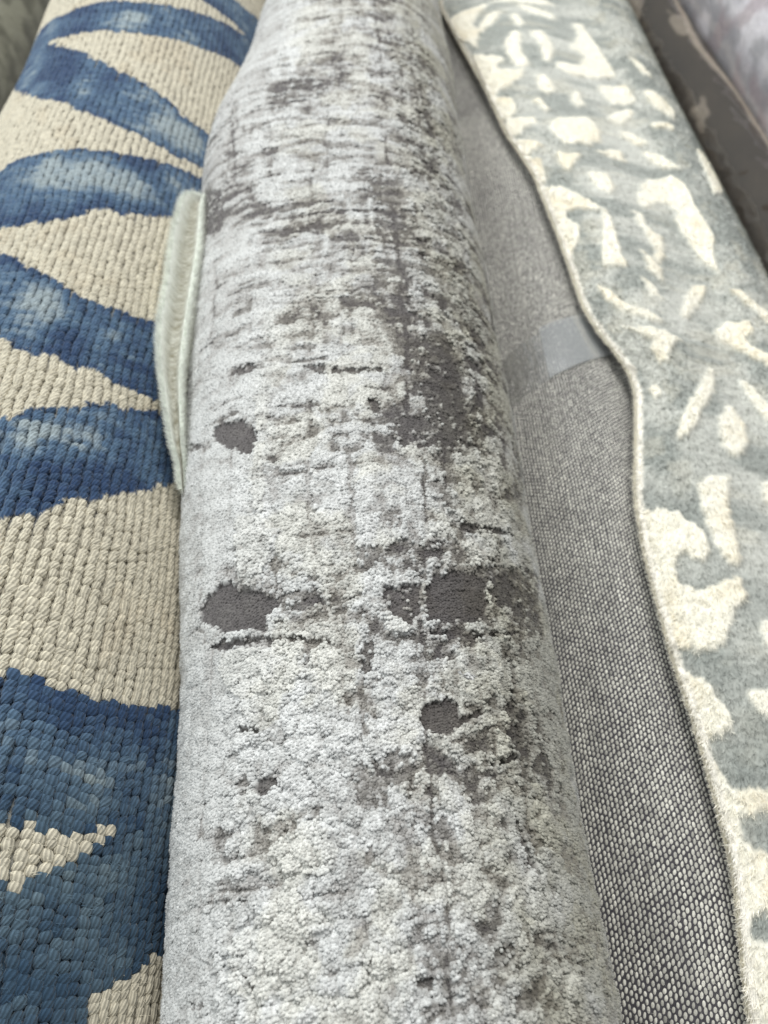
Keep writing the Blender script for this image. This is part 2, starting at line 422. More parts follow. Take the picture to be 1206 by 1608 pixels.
WEAR_SHADE_MAP = [  # worn tone of the pile; right-hand values also hold some of the roll's shade
    [(-74,874,0.1),(-57,852,0.2),(-40,839,0.25),(-24,831,0.25),(-8,827,0.3),(8,827,0.35),(24,833,0.4),(42,846,0.4),(62,869,0.35),(93,924,0.3),(-76,657,0.1),(-63,648,0.15),(-49,644,0.3),(-34,641,0.4),(-17,639,0.35),(0,639,0.3),(17,643,0.35),(36,654,0.4),(58,674,0.45),(90,717,0.35),(-96,543,0.4),(-78,525,0.25),(-62,516,0.12),(-45,511,0.2),(-28,507,0.3),(-9,504,0.4),(10,504,0.55),(30,509,0.55),(52,522,0.5),(84,554,0.45),(-101,441,0.1),(-79,419,0.1),(-62,411,0.25),(-44,405,0.3),(-26,401,0.45),(-8,399,0.45),(12,400,0.5),(32,405,0.55),(55,416,0.4),(89,443,0.4),(-105,354,0.1),(-80,334,0.1),(-61,326,0.2),(-43,321,0.3),(-24,318,0.3),(-5,316,0.35),(14,316,0.45),(35,321,0.7),(58,330,0.65),(91,350,0.45),(-103,278,0.05),(-77,262,0.1),(-58,255,0.25),(-40,250,0.2),(-21,247,0.3),(-3,245,0.3),(16,246,0.5),(36,250,0.6),(60,258,0.65),(95,276,0.5),(-102,215,0.05),(-75,202,0.1),(-55,196,0.2),(-36,191,0.15),(-18,189,0.2),(0,187,0.5),(17,188,0.5),(36,190,0.55),(58,196,0.6),(92,209,0.5),(-107,164,0.05),(-74,152,0.1),(-53,146,0.1),(-33,142,0.15),(-16,140,0.2),(1,139,0.35),(19,139,0.5),(37,141,0.55),(59,145,0.65),(91,154,0.55),(-104,115,0.05),(-71,107,0.1),(-49,103,0.15),(-30,100,0.2),(-13,98,0.2),(4,97,0.3),(20,97,0.5),(38,98,0.48),(60,101,0.42),(91,107,0.42),(-98,73,0.05),(-67,68,0.1),(-45,65,0.2),(-28,63,0.25),(-11,62,0.2),(5,61,0.32),(22,61,0.36),(40,61,0.4),(61,63,0.38),(92,66,0.34),(-95,37,0.05),(-65,34,0.1),(-43,32,0.2),(-25,31,0.2),(-8,30,0.25),(8,30,0.32),(24,29,0.34),(40,29,0.38),(61,29,0.36),(92,31,0.3),(-93,15,0.05),(-63,14,0.1),(-42,13,0.2),(-24,12,0.2),(-8,11,0.25),(8,11,0.32),(24,10,0.34),(40,10,0.38),(61,10,0.36),(89,9,0.3)],
]
# ---------------------------------------------------------------- noise, in numpy
rng = np.random.default_rng(7)
_perm = np.random.default_rng(3).permutation(4096)
def _hash(ix, iy, k=0):
    return _perm[(_perm[(ix + 131 * k) & 4095] + iy) & 4095] / 4095.0
def vnoise(x, y, k=0):
    """smooth value noise 0..1"""
    ix = np.floor(x).astype(np.int64); iy = np.floor(y).astype(np.int64)
    fx = x - ix; fy = y - iy
    fx = fx * fx * fx * (fx * (fx * 6 - 15) + 10); fy = fy * fy * fy * (fy * (fy * 6 - 15) + 10)
    a = _hash(ix, iy, k); b = _hash(ix + 1, iy, k); c = _hash(ix, iy + 1, k); d = _hash(ix + 1, iy + 1, k)
    return (a * (1 - fx) + b * fx) * (1 - fy) + (c * (1 - fx) + d * fx) * fy
def fbm(x, y, octaves=4, k=0, gain=.5):
    s = 0; a = 1; t = 0
    for o in range(octaves):
        s = s + a * vnoise(x * 2 ** o + 17.3 * o, y * 2 ** o + 9.1 * o, k + o); t += a; a *= gain
    return s / t
def worley(x, y, k=0):
    """distance to the nearest and second nearest scattered point, and that point's random value"""
    ix = np.floor(x).astype(np.int64); iy = np.floor(y).astype(np.int64)
    f1 = np.full(x.shape, 9.); f2 = np.full(x.shape, 9.); idv = np.zeros(x.shape)
    for dx in (-1, 0, 1):
        for dy in (-1, 0, 1):
            cx = ix + dx; cy = iy + dy
            d = np.hypot(cx + _hash(cx, cy, k + 5) - x, cy + _hash(cx, cy, k + 9) - y)
            near = d < f1
            f2 = np.where(near, f1, np.minimum(f2, d))
            idv = np.where(near, _hash(cx, cy, k + 13), idv)
            f1 = np.where(near, d, f1)
    return f1, f2, idv
def sstep(a, b, x):
    t = np.clip((x - a) / (b - a), 0, 1)
    return t * t * (3 - 2 * t)
def equalise(n):
    """spread a noise evenly over 0..1"""
    s = np.sort(n.ravel()[::7])
    return np.interp(n, s, np.linspace(0, 1, len(s)))
def inside(px, py, poly):
    p = np.array(poly, float)
    out = np.zeros(px.shape, bool)
    box = (px >= p[:, 0].min()) & (px <= p[:, 0].max()) & (py >= p[:, 1].min()) & (py <= p[:, 1].max())
    if not box.any():
        return out
    x = px[box]; y = py[box]; r = np.zeros(x.shape, bool)
    for (x0, y0), (x1, y1) in zip(p, np.roll(p, -1, 0)):
        if y0 == y1:
            continue
        r ^= ((y0 > y) != (y1 > y)) & (x < (x1 - x0) * (y - y0) / (y1 - y0) + x0)
    out[box] = r
    return out
def edge_distance(px, py, poly):
    p = np.array(poly, float)
    best = np.full(px.shape, 1e9)
    for a, b in zip(p, np.roll(p, -1, 0)):
        d = b - a; L = max((d * d).sum(), 1e-9)
        t = np.clip(((px - a[0]) * d[0] + (py - a[1]) * d[1]) / L, 0, 1)
        best = np.minimum(best, np.hypot(px - a[0] - t * d[0], py - a[1] - t * d[1]))
    return best
def mixc(a, b, t):
    t = np.asarray(t)[..., None]
    return np.asarray(a) * (1 - t) + np.asarray(b) * t
def srgb(r, g, b):
    c = np.array([r, g, b]) / 255.
    return np.where(c <= .04045, c / 12.92, ((c + .055) / 1.055) ** 2.4)

# ---------------------------------------------------------------- meshes and materials
def mesh_from(name, verts, faces, mat, colours=None, uvs=None, smooth=True):
    verts = np.asarray(verts, np.float32).reshape(-1, 3)
    faces = np.asarray(faces, np.int32)
    me = bpy.data.meshes.new(name)
    nf, k = faces.shape
    me.vertices.add(len(verts)); me.vertices.foreach_set('co', verts.ravel())
    me.loops.add(nf * k); me.loops.foreach_set('vertex_index', faces.ravel())
    me.polygons.add(nf)
    me.polygons.foreach_set('loop_start', np.arange(0, nf * k, k, dtype=np.int32))
    me.polygons.foreach_set('loop_total', np.full(nf, k, np.int32))
    me.polygons.foreach_set('use_smooth', np.full(nf, smooth, bool))
    if colours is not None:
        c = np.ones((len(verts), 4), np.float32); c[:, :3] = colours
        at = me.color_attributes.new('Col', 'FLOAT_COLOR', 'POINT'); at.data.foreach_set('color', c.ravel())
    if uvs is not None:
        uv = np.asarray(uvs, np.float32).reshape(-1, 2)[faces.ravel()]
        l = me.uv_layers.new(name='UVMap'); l.data.foreach_set('uv', uv.ravel())
    me.update(calc_edges=True)
    me.materials.append(mat)
    return me
def link(name, me, parent=None, kind=None):
    o = bpy.data.objects.new(name, me)
    COL.objects.link(o)
    o.parent = parent
    if kind:
        o['kind'] = kind
    return o
def thing(name, label, category, loc, group=None):
    o = bpy.data.objects.new(name, None)
    COL.objects.link(o)
    o.location = loc
    o.empty_display_size = .05
    o['label'] = label; o['category'] = category
    if group:
        o['group'] = group
    return o
def part(name, me, root, kind=None):
    """mesh in world coordinates made a child of its thing"""
    o = link(name, me, root, kind)
    o.matrix_parent_inverse.translation = [-c for c in root.location]
    return o
def grid_faces(nu, nv, wrap=False):
    i = np.arange(nu if wrap else nu - 1)[:, None]; j = np.arange(nv - 1)[None]
    a = i * nv + j; b = ((i + 1) % nu) * nv + j
    return np.stack([a, a + 1, b + 1, b], -1).reshape(-1, 4)

def graded(v, lo, hi, a, b):
    """steps from a (at the near end) to b (far end) between lo and hi, coarse beyond"""
    out = [lo]
    while out[-1] < hi:
        out.append(out[-1] + a + (b - a) * (out[-1] - lo) / (hi - lo))
    return np.concatenate([np.arange(v[0], lo - .01, .02), np.array(out), np.arange(out[-1] + .02, v[1] + .021, .02)])

class Nodes:
    def __init__(s, name):
        s.m = bpy.data.materials.new(name); s.m.use_nodes = True
        s.t = s.m.node_tree; s.n = s.t.nodes; s.l = s.t.links
        s.bsdf = s.n['Principled BSDF']; s.out = s.n['Material Output']
    def add(s, typ, **kw):
        n = s.n.new(typ)
        for k, v in kw.items():
            if k.startswith('in_'):
                key = k[3:]; key = int(key) if key.isdigit() else key.replace('_', ' ')
                n.inputs[key].default_value = v
            else:
                setattr(n, k, v)
        return n
    def wire(s, a, b):
        s.l.new(a, b)

def cloth_material(name, fine=900., stretch=(1, 1, 1), bump=.35, dist=.0012, tint=.22, rough=.95, sheen=.25, base=None, coarse=140., rot=0., spec=.15, fleck=0., thin=0.):
    """yarn: colour from the cloth (or one dye), fibre speckle and fibre relief from stretched noise"""
    N = Nodes(name)
    tc = N.add('ShaderNodeTexCoord')
    mp = N.add('ShaderNodeMapping'); mp.inputs['Scale'].default_value = stretch; mp.inputs['Rotation'].default_value = (0, 0, rot)
    N.wire(tc.outputs['Object'], mp.inputs['Vector'])
    n1 = N.add('ShaderNodeTexNoise', in_Scale=fine, in_Detail=3.0, in_Roughness=.65); N.wire(mp.outputs[0], n1.inputs['Vector'])
    n2 = N.add('ShaderNodeTexNoise', in_Scale=coarse, in_Detail=3.0, in_Roughness=.6); N.wire(mp.outputs[0], n2.inputs['Vector'])
    if base is None:
        src = N.add('ShaderNodeAttribute', attribute_name='Col').outputs['Color']
    elif base == 'OBJECT':
        src = N.add('ShaderNodeObjectInfo').outputs['Color']
    else:
        rgb = N.add('ShaderNodeRGB'); rgb.outputs[0].default_value = (*base, 1); src = rgb.outputs[0]
    r1 = N.add('ShaderNodeMapRange', in_1=.3, in_2=.7, in_3=1 - tint, in_4=1 + tint); N.wire(n1.outputs['Fac'], r1.inputs[0])
    r2 = N.add('ShaderNodeMapRange', in_1=.3, in_2=.7, in_3=1 - tint * .5, in_4=1 + tint * .5); N.wire(n2.outputs['Fac'], r2.inputs[0])
    mu = N.add('ShaderNodeMath', operation='MULTIPLY'); N.wire(r1.outputs[0], mu.inputs[0]); N.wire(r2.outputs[0], mu.inputs[1])
    vm = N.add('ShaderNodeVectorMath', operation='SCALE'); N.wire(src, vm.inputs[0]); N.wire(mu.outputs[0], vm.inputs['Scale'])
    N.wire(vm.outputs[0], N.bsdf.inputs['Base Color'])
    N.bsdf.inputs['Roughness'].default_value = rough
    N.bsdf.inputs['Specular IOR Level'].default_value = spec
    N.bsdf.inputs['Sheen Weight'].default_value = sheen
    N.bsdf.inputs['Sheen Roughness'].default_value = .5
    if fleck:                                            # lustrous fibres: some tips are smoother and catch the light
        rr = N.add('ShaderNodeMapRange', in_1=.56, in_2=.68, in_3=rough, in_4=.32); N.wire(n1.outputs['Fac'], rr.inputs[0])
        N.wire(rr.outputs[0], N.bsdf.inputs['Roughness'])
        N.bsdf.inputs['Specular IOR Level'].default_value = fleck
    b = N.add('ShaderNodeBump', in_Strength=bump, in_Distance=dist); N.wire(n1.outputs['Fac'], b.inputs['Height'])
    N.wire(b.outputs[0], N.bsdf.inputs['Normal'])
    if thin:                                             # single fibres let light through
        tl = N.add('ShaderNodeBsdfTranslucent'); N.wire(vm.outputs[0], tl.inputs[0])
        mx = N.add('ShaderNodeMixShader', in_0=thin); N.wire(N.bsdf.outputs[0], mx.inputs[1]); N.wire(tl.outputs[0], mx.inputs[2]); N.wire(mx.outputs[0], N.out.inputs['Surface'])
    return N.m

def stitch_material(name, base=None):
    """twisted wool loop: plies run slantwise over each loop (its own UV)"""
    N = Nodes(name)
    uv = N.add('ShaderNodeUVMap', uv_map='UVMap')
    mp = N.add('ShaderNodeMapping'); mp.inputs['Rotation'].default_value = (0, 0, .95); N.wire(uv.outputs[0], mp.inputs[0])
    tc = N.add('ShaderNodeTexCoord')
    nz = N.add('ShaderNodeTexNoise', in_Scale=420., in_Detail=3.0); N.wire(tc.outputs['Object'], nz.inputs['Vector'])
    w = N.add('ShaderNodeTexWave', in_Scale=1.8, in_Distortion=2.2, in_Detail=2.0, in_Detail_Scale=2.0); N.wire(mp.outputs[0], w.inputs['Vector'])
    src = N.add('ShaderNodeAttribute', attribute_name='Col').outputs['Color'] if base is None else N.add('ShaderNodeObjectInfo').outputs['Color']
    r1 = N.add('ShaderNodeMapRange', in_1=0., in_2=1., in_3=.70, in_4=1.1); N.wire(w.outputs['Fac'], r1.inputs[0])
    r2 = N.add('ShaderNodeMapRange', in_1=.3, in_2=.7, in_3=.80, in_4=1.2); N.wire(nz.outputs['Fac'], r2.inputs[0])
    mu = N.add('ShaderNodeMath', operation='MULTIPLY'); N.wire(r1.outputs[0], mu.inputs[0]); N.wire(r2.outputs[0], mu.inputs[1])
    vm = N.add('ShaderNodeVectorMath', operation='SCALE'); N.wire(src, vm.inputs[0]); N.wire(mu.outputs[0], vm.inputs['Scale'])
    N.wire(vm.outputs[0], N.bsdf.inputs['Base Color'])
    N.bsdf.inputs['Roughness'].default_value = .9
    N.bsdf.inputs['Specular IOR Level'].default_value = .15
    N.bsdf.inputs['Sheen Weight'].default_value = .18
    ad = N.add('ShaderNodeMath', operation='MULTIPLY_ADD', in_1=.5); N.wire(nz.outputs['Fac'], ad.inputs[0]); N.wire(w.outputs['Fac'], ad.inputs[2])
    b = N.add('ShaderNodeBump', in_Strength=.55, in_Distance=.0006); N.wire(ad.outputs[0], b.inputs['Height'])
    N.wire(b.outputs[0], N.bsdf.inputs['Normal'])
    return N.m

def film_material(name, haze=.06, gloss=1.0, rough=.12, tint=(.85, .87, .9), wrinkle=26., bump=.5):
    """clear plastic film: see-through, mirror glints by angle, a little milkiness"""
    N = Nodes(name)
    N.n.remove(N.bsdf)
    tc = N.add('ShaderNodeTexCoord')
    mp = N.add('ShaderNodeMapping'); mp.inputs['Scale'].default_value = (1, .45, 1); mp.inputs['Rotation'].default_value = (0, 0, .5); N.wire(tc.outputs['Object'], mp.inputs[0])
    nz = N.add('ShaderNodeTexNoise', in_Scale=wrinkle, in_Detail=4.0, in_Roughness=.55, in_Distortion=1.2); N.wire(mp.outputs[0], nz.inputs['Vector'])
    b = N.add('ShaderNodeBump', in_Strength=bump, in_Distance=.01); N.wire(nz.outputs['Fac'], b.inputs['Height'])
    tr = N.add('ShaderNodeBsdfTransparent', in_0=(.97, .97, .97, 1))
    gl = N.add('ShaderNodeBsdfGlossy'); gl.inputs['Roughness'].default_value = rough; N.wire(b.outputs[0], gl.inputs['Normal'])
    df = N.add('ShaderNodeBsdfDiffuse', in_0=(*tint, 1))
    fr = N.add('ShaderNodeFresnel', in_IOR=1.45); N.wire(b.outputs[0], fr.inputs['Normal'])
    sc = N.add('ShaderNodeMath', operation='MULTIPLY', in_1=gloss); N.wire(fr.outputs[0], sc.inputs[0])
    m1 = N.add('ShaderNodeMixShader', in_0=haze); N.wire(tr.outputs[0], m1.inputs[1]); N.wire(df.outputs[0], m1.inputs[2])
    m2 = N.add('ShaderNodeMixShader'); N.wire(sc.outputs[0], m2.inputs[0]); N.wire(m1.outputs[0], m2.inputs[1]); N.wire(gl.outputs[0], m2.inputs[2])
    N.wire(m2.outputs[0], N.out.inputs['Surface'])
    return N.m

def surface_points(surf, U, V, lift=0.):
    """points and outward normals on a roll"""
    e = 1e-3
    x, z = surf(U, V)
    sc = 1.0
    xa, za = surf(U + e * sc, V); xb, zb = surf(U - e * sc, V)
    ya = V + 1e-3
    xc, zc = surf(U, V + 1e-3); xd, zd = surf(U, V - 1e-3)
    tu = np.stack([xa - xb, 0 * x, za - zb], -1); tv = np.stack([xc - xd, 0 * x + 2e-3, zc - zd], -1)
    tu /= np.linalg.norm(tu, axis=-1, keepdims=True) + 1e-12; tv /= np.linalg.norm(tv, axis=-1, keepdims=True) + 1e-12
    n = np.cross(tu, tv)
    n /= np.linalg.norm(n, axis=-1, keepdims=True) + 1e-12
    P = np.stack([x, V + 0 * x, z], -1)
    return P + n * np.asarray(lift)[..., None], n, tu, tv

def end_caps(root, surf, radius, vends, mat, label=None):
    """the coiled ends of a roll: a wound strip seen from the end"""
    for v in vends:
        out = 1 if v > 0 else -1
        V = []; Fc = []
        turns = 4; n = 160
        for k in range(n + 1):
            f = k / n
            th = -math.pi + 2 * math.pi * turns * f
            s = 1 - .88 * f
            x, z = surf(np.array(radius * ((th + math.pi) % (2 * math.pi) - math.pi)), np.array(v))
            cx, cz = surf(np.array(0.), np.array(v)); cz = cz - radius
            for ss, dy in ((s, 0), (s - .05, .006), (s - .12, .006), (s - .17, 0)):
                V.append((cx + (x - cx) * ss, v + out * (dy - .004), cz + (z - cz) * ss))
            if k:
                a = 4 * (k - 1); b = 4 * k
                Fc += [(a + q, a + q + 1, b + q + 1, b + q) for q in range(3)]
        part('coiled_end', mesh_from('coiled_end', np.array([[float(c) for c in p] for p in V]), Fc, mat), root)

def blades(P, N_, T, length, width, colours):
    """little fibres: one thin triangle each, standing on P, leaning along T"""
    n = len(P)
    side = np.cross(N_, T); side /= np.linalg.norm(side, axis=1, keepdims=True) + 1e-12
    length = np.broadcast_to(length, (n,))[:, None]; width = np.broadcast_to(width, (n,))[:, None]
    tip = P + N_ * length * .8 + T * length
    V = np.stack([P - side * width * .5, P + side * width * .5, tip], 1).reshape(-1, 3)
    return V, np.arange(3 * n).reshape(-1, 3), np.repeat(colours, 3, 0)

# ---------------------------------------------------------------- floor
fm = cloth_material('floor_concrete', fine=60, bump=.1, base=(.05, .048, .045), coarse=8, sheen=0)
X = np.linspace(-6, 6, 13); gx, gy = np.meshgrid(X, X, indexing='ij')
fl = link('floor', mesh_from('floor', np.stack([gx, gy, 0 * gx], -1), grid_faces(13, 13)[:, ::-1], fm))
fl['kind'] = 'structure'; fl['label'] = 'dark floor under the rolled rugs'

VLO, VHI = -.30, 1.70
back_mat = cloth_material('plain_backing', fine=500, base=(.28, .27, .25), bump=.5)

# ---------------------------------------------------------------- blue leaf rug, loop pile
def build_blue():
    root = thing('rolled_rug', 'rolled cream rug with blue palm leaves in looped wool, left', 'rug', (-.228, .3, 0), 'rolled rugs lying side by side')
    # ground cloth under the loops
    th = np.linspace(-math.pi, math.pi, 97)[:-1]; v = np.arange(VLO, VHI + .01, .02)
    U, V = np.meshgrid(th * .13, v, indexing='ij')
    P, n, _, _ = surface_points(surf_blue, U, V, -.0012 + 0 * U)
    def dye(u, v, jitter):
        """yarn colour at cloth coordinates (m)"""
        um = u * 1000 + (fbm(u * 160, v * 160, 2, 21) - .5) * 7; vm = v * 1000 + (fbm(u * 160, v * 160, 2, 27) - .5) * 7
        isb = np.zeros(u.shape, bool); d = np.full(u.shape, 1e9)
        for p in BLUE_LEAVES:
            i = inside(um, vm, p); isb |= i
            d = np.minimum(d, edge_distance(um, vm, p))
        t = .36 + (fbm(u * 45, v * 28, 4, 31) - .5) * 1.2 + (fbm(u * 60, v * 260, 3, 34) - .5) * .6
        for lu, lv, ru, rv, amt in BLUE_WASHES:
            t = t + amt * np.exp(-((um - lu) / ru) ** 2 - ((vm - lv) / rv) ** 2)
        t = np.clip(t - .38 * np.exp(-d / 5.), 0, 1) + (jitter - .5) * .22
        t = np.clip(t, 0, 1)
        navy, mid, lt = srgb(38, 66, 106), srgb(84, 113, 143), srgb(166, 179, 185)
        blue = np.where((t < .5)[..., None], mixc(navy, mid, t * 2), mixc(mid, lt, t * 2 - 1))
        blue = mixc(blue, srgb(104, 112, 118), .13 + 0 * t)
        blue = mixc(blue, mixc(srgb(58, 82, 100), srgb(112, 128, 132), t), .7 * sstep(.17, .06, v))
        st = np.exp(-((um + 6) / 14) ** 2 - ((vm - 225) / 7) ** 2) * .8 + sstep(.62, .74, fbm(u * 30, v * 30, 3, 41)) * .25
        cream = mixc(srgb(211, 204, 186), srgb(176, 152, 116), st * .6) * (.93 + .14 * jitter)[..., None]
        return np.where(isb[..., None], blue, cream)
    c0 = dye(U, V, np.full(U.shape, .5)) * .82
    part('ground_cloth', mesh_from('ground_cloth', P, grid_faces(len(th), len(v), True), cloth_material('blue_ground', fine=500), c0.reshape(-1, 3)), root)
    # loops in columns along the roll
    pitch, step = .0054, .0041
    cols = np.arange(-1.62 * .13, 1.46 * .13, pitch)
    rows = np.arange(-.14, 1.34, step)
    U, V = np.meshgrid(cols, rows, indexing='ij')
    off = rng.random(len(cols))[:, None] * step
    V = V + off + rng.normal(0, .0005, U.shape)
    U = U + (fbm(U * 10 + 5, V * 22, 2, 51) - .5) * .0035 + (vnoise(U * 900, V * 140, 57) - .5) * .0016 + rng.normal(0, .00018, U.shape)
    U = U.ravel(); V = V.ravel(); jit = rng.random(U.shape)
    colr = dye(U, V, jit)
    P, n, tu, tv = surface_points(surf_blue, U, V)
    n_s = len(U)
    yaw = rng.normal(.30, .14, n_s) + (fbm(U * 40, V * 40, 2, 61) - .5) * .5
    sa = rng.uniform(.90, 1.12, n_s); sb = rng.uniform(.8, 1.35, n_s); sh = rng.uniform(.8, 1.2, n_s) * (1 - .62 * sstep(.28, .65, V))
    A = tu * np.cos(yaw)[:, None] + tv * np.sin(yaw)[:, None]      # long axis of the loop, slanting across its column
    B = -tu * np.sin(yaw)[:, None] + tv * np.cos(yaw)[:, None]
    A = A + B * .22
    def loop_shape(rings, segs):
        """half bean: rim at the ground, plump crown leaning over"""
        pts = [(0, .10, 1.0)]; uv = [(.5, .5)]
        for r in range(1, rings + 1):
            f = r / rings; a0 = f * math.pi * .56
            for s in range(segs):
                a = 2 * math.pi * s / segs
                rad = math.sin(a0)
                pts.append((rad * math.cos(a), rad * math.sin(a) + .10 * math.cos(a0), math.cos(a0)))
                uv.append((.5 + .5 * f * math.cos(a), .5 + .5 * f * math.sin(a)))
        F4 = []
        tri = [(0, 1 + s, 1 + (s + 1) % segs) for s in range(segs)]
        for r in range(rings - 1):
            for s in range(segs):
                a = 1 + r * segs + s; b = 1 + r * segs + (s + 1) % segs
                tri += [(a, a + segs, b + segs), (a, b + segs, b)]
        return np.array(pts), np.array(tri), np.array(uv)
    half = (.0031, .0033, .0018)
    # which 300 show largest: nearest to the lens, in frame, not under the grey roll
    d = P - np.array([0, 0, CAM_Z])
    p_, y_ = math.radians(PITCH), math.radians(YAW)
    fw = np.array([math.sin(y_) * math.cos(p_), math.cos(y_) * math.cos(p_), -math.sin(p_)]); rt = np.array([math.cos(y_), -math.sin(y_), 0]); upv = np.cross(rt, fw)
    zc = d @ fw; sx = (d @ rt) / zc; sy = (d @ upv) / zc
    vis = (sx > -.487) & (sx < -.30 + .03 * np.clip(sy, -1, 0)) & (sy > -.655) & (sy < .6)
    face = -(n * d).sum(1) / np.linalg.norm(d, axis=1)
    score = np.where(vis, face / zc, 0)
    big = np.argsort(-score)[:300]
    isbig = np.zeros(n_s, bool); isbig[big] = True
    pts, tri, uv = loop_shape(4, 9)
    m_obj = stitch_material('wool_loop_single', 'OBJECT'); m_all = stitch_material('wool_loops')
    shape = mesh_from('loop_stitch', pts * np.array(half), tri, m_obj, uvs=uv)
    from mathutils import Matrix
    rl = np.array(root.location)
    for i in big:
        o = link('loop_stitch', shape, root)
        a = A[i] * sa[i]; b = B[i] * sb[i]; c = n[i] * sh[i]; t = P[i] - rl
        o.matrix_local = Matrix(((a[0], b[0], c[0], t[0]), (a[1], b[1], c[1], t[1]), (a[2], b[2], c[2], t[2]), (0, 0, 0, 1)))
        M = np.array(o.matrix_local)
        o.color = (*[float(q) for q in colr[i]], 1)
    allV = []; allF = []; allC = []; allUV = []; base = 0
    far = V > .45
    for sel, (rg, sg) in ((~isbig & ~far, (3, 8)), (~isbig & far, (2, 6))):
        pts, tri, uv = loop_shape(rg, sg)
        q = pts * np.array(half)
        W = P[sel][:, None] + q[None, :, 0, None] * (A[sel] * sa[sel][:, None])[:, None] + q[None, :, 1, None] * (B[sel] * sb[sel][:, None])[:, None] + q[None, :, 2, None] * (n[sel] * sh[sel][:, None])[:, None]
        k = sel.sum()
        allV.append(W.reshape(-1, 3)); allF.append((tri[None] + (np.arange(k) * len(pts))[:, None, None]).reshape(-1, 3) + base)
        if True:                                                     # far loops: the dye changes within a loop
            cu_ = np.cos(yaw[sel])[:, None] * q[None, :, 0] - np.sin(yaw[sel])[:, None] * q[None, :, 1]; cv_ = np.sin(yaw[sel])[:, None] * q[None, :, 0] + np.cos(yaw[sel])[:, None] * q[None, :, 1]
            cc = dye((U[sel][:, None] + cu_).ravel(), (V[sel][:, None] + cv_).ravel(), np.repeat(jit[sel], len(pts)))
            kp = (V[sel] < .22)[:, None, None]                        # near loops are dyed one by one
            allC.append(np.where(kp, colr[sel][:, None], cc.reshape(k, len(pts), 3)).reshape(-1, 3))
        else:
            allC.append(np.repeat(colr[sel], len(pts), 0))
        allUV.append(np.tile(uv, (k, 1))); base += k * len(pts)
    part('loop_pile', mesh_from('loop_pile', np.concatenate(allV), np.concatenate(allF), m_all, np.concatenate(allC), np.concatenate(allUV)), root, 'stuff')
    kf = 26000                                                         # loose hairs of the wool
    nearby = np.nonzero(~far)[0]; ii = rng.choice(nearby, kf)
    T = rng.normal(0, 1, (kf, 3)); T[:, 2] *= .4; T /= np.linalg.norm(T, axis=1, keepdims=True)
    ph = P[ii] + n[ii] * .0016 + A[ii] * rng.normal(0, .0016, kf)[:, None] + B[ii] * rng.normal(0, .0016, kf)[:, None]
    bv, bf, bc = blades(ph, n[ii] * .7, T, rng.uniform(.0012, .0032, kf), .00022, colr[ii] * 1.15)
    part('wool_hairs', mesh_from('wool_hairs', bv, bf, cloth_material('wool_hair', fine=900), bc, smooth=False), root, 'stuff')
    end_caps(root, surf_blue, .13, (VLO, VHI), back_mat)
build_blue()

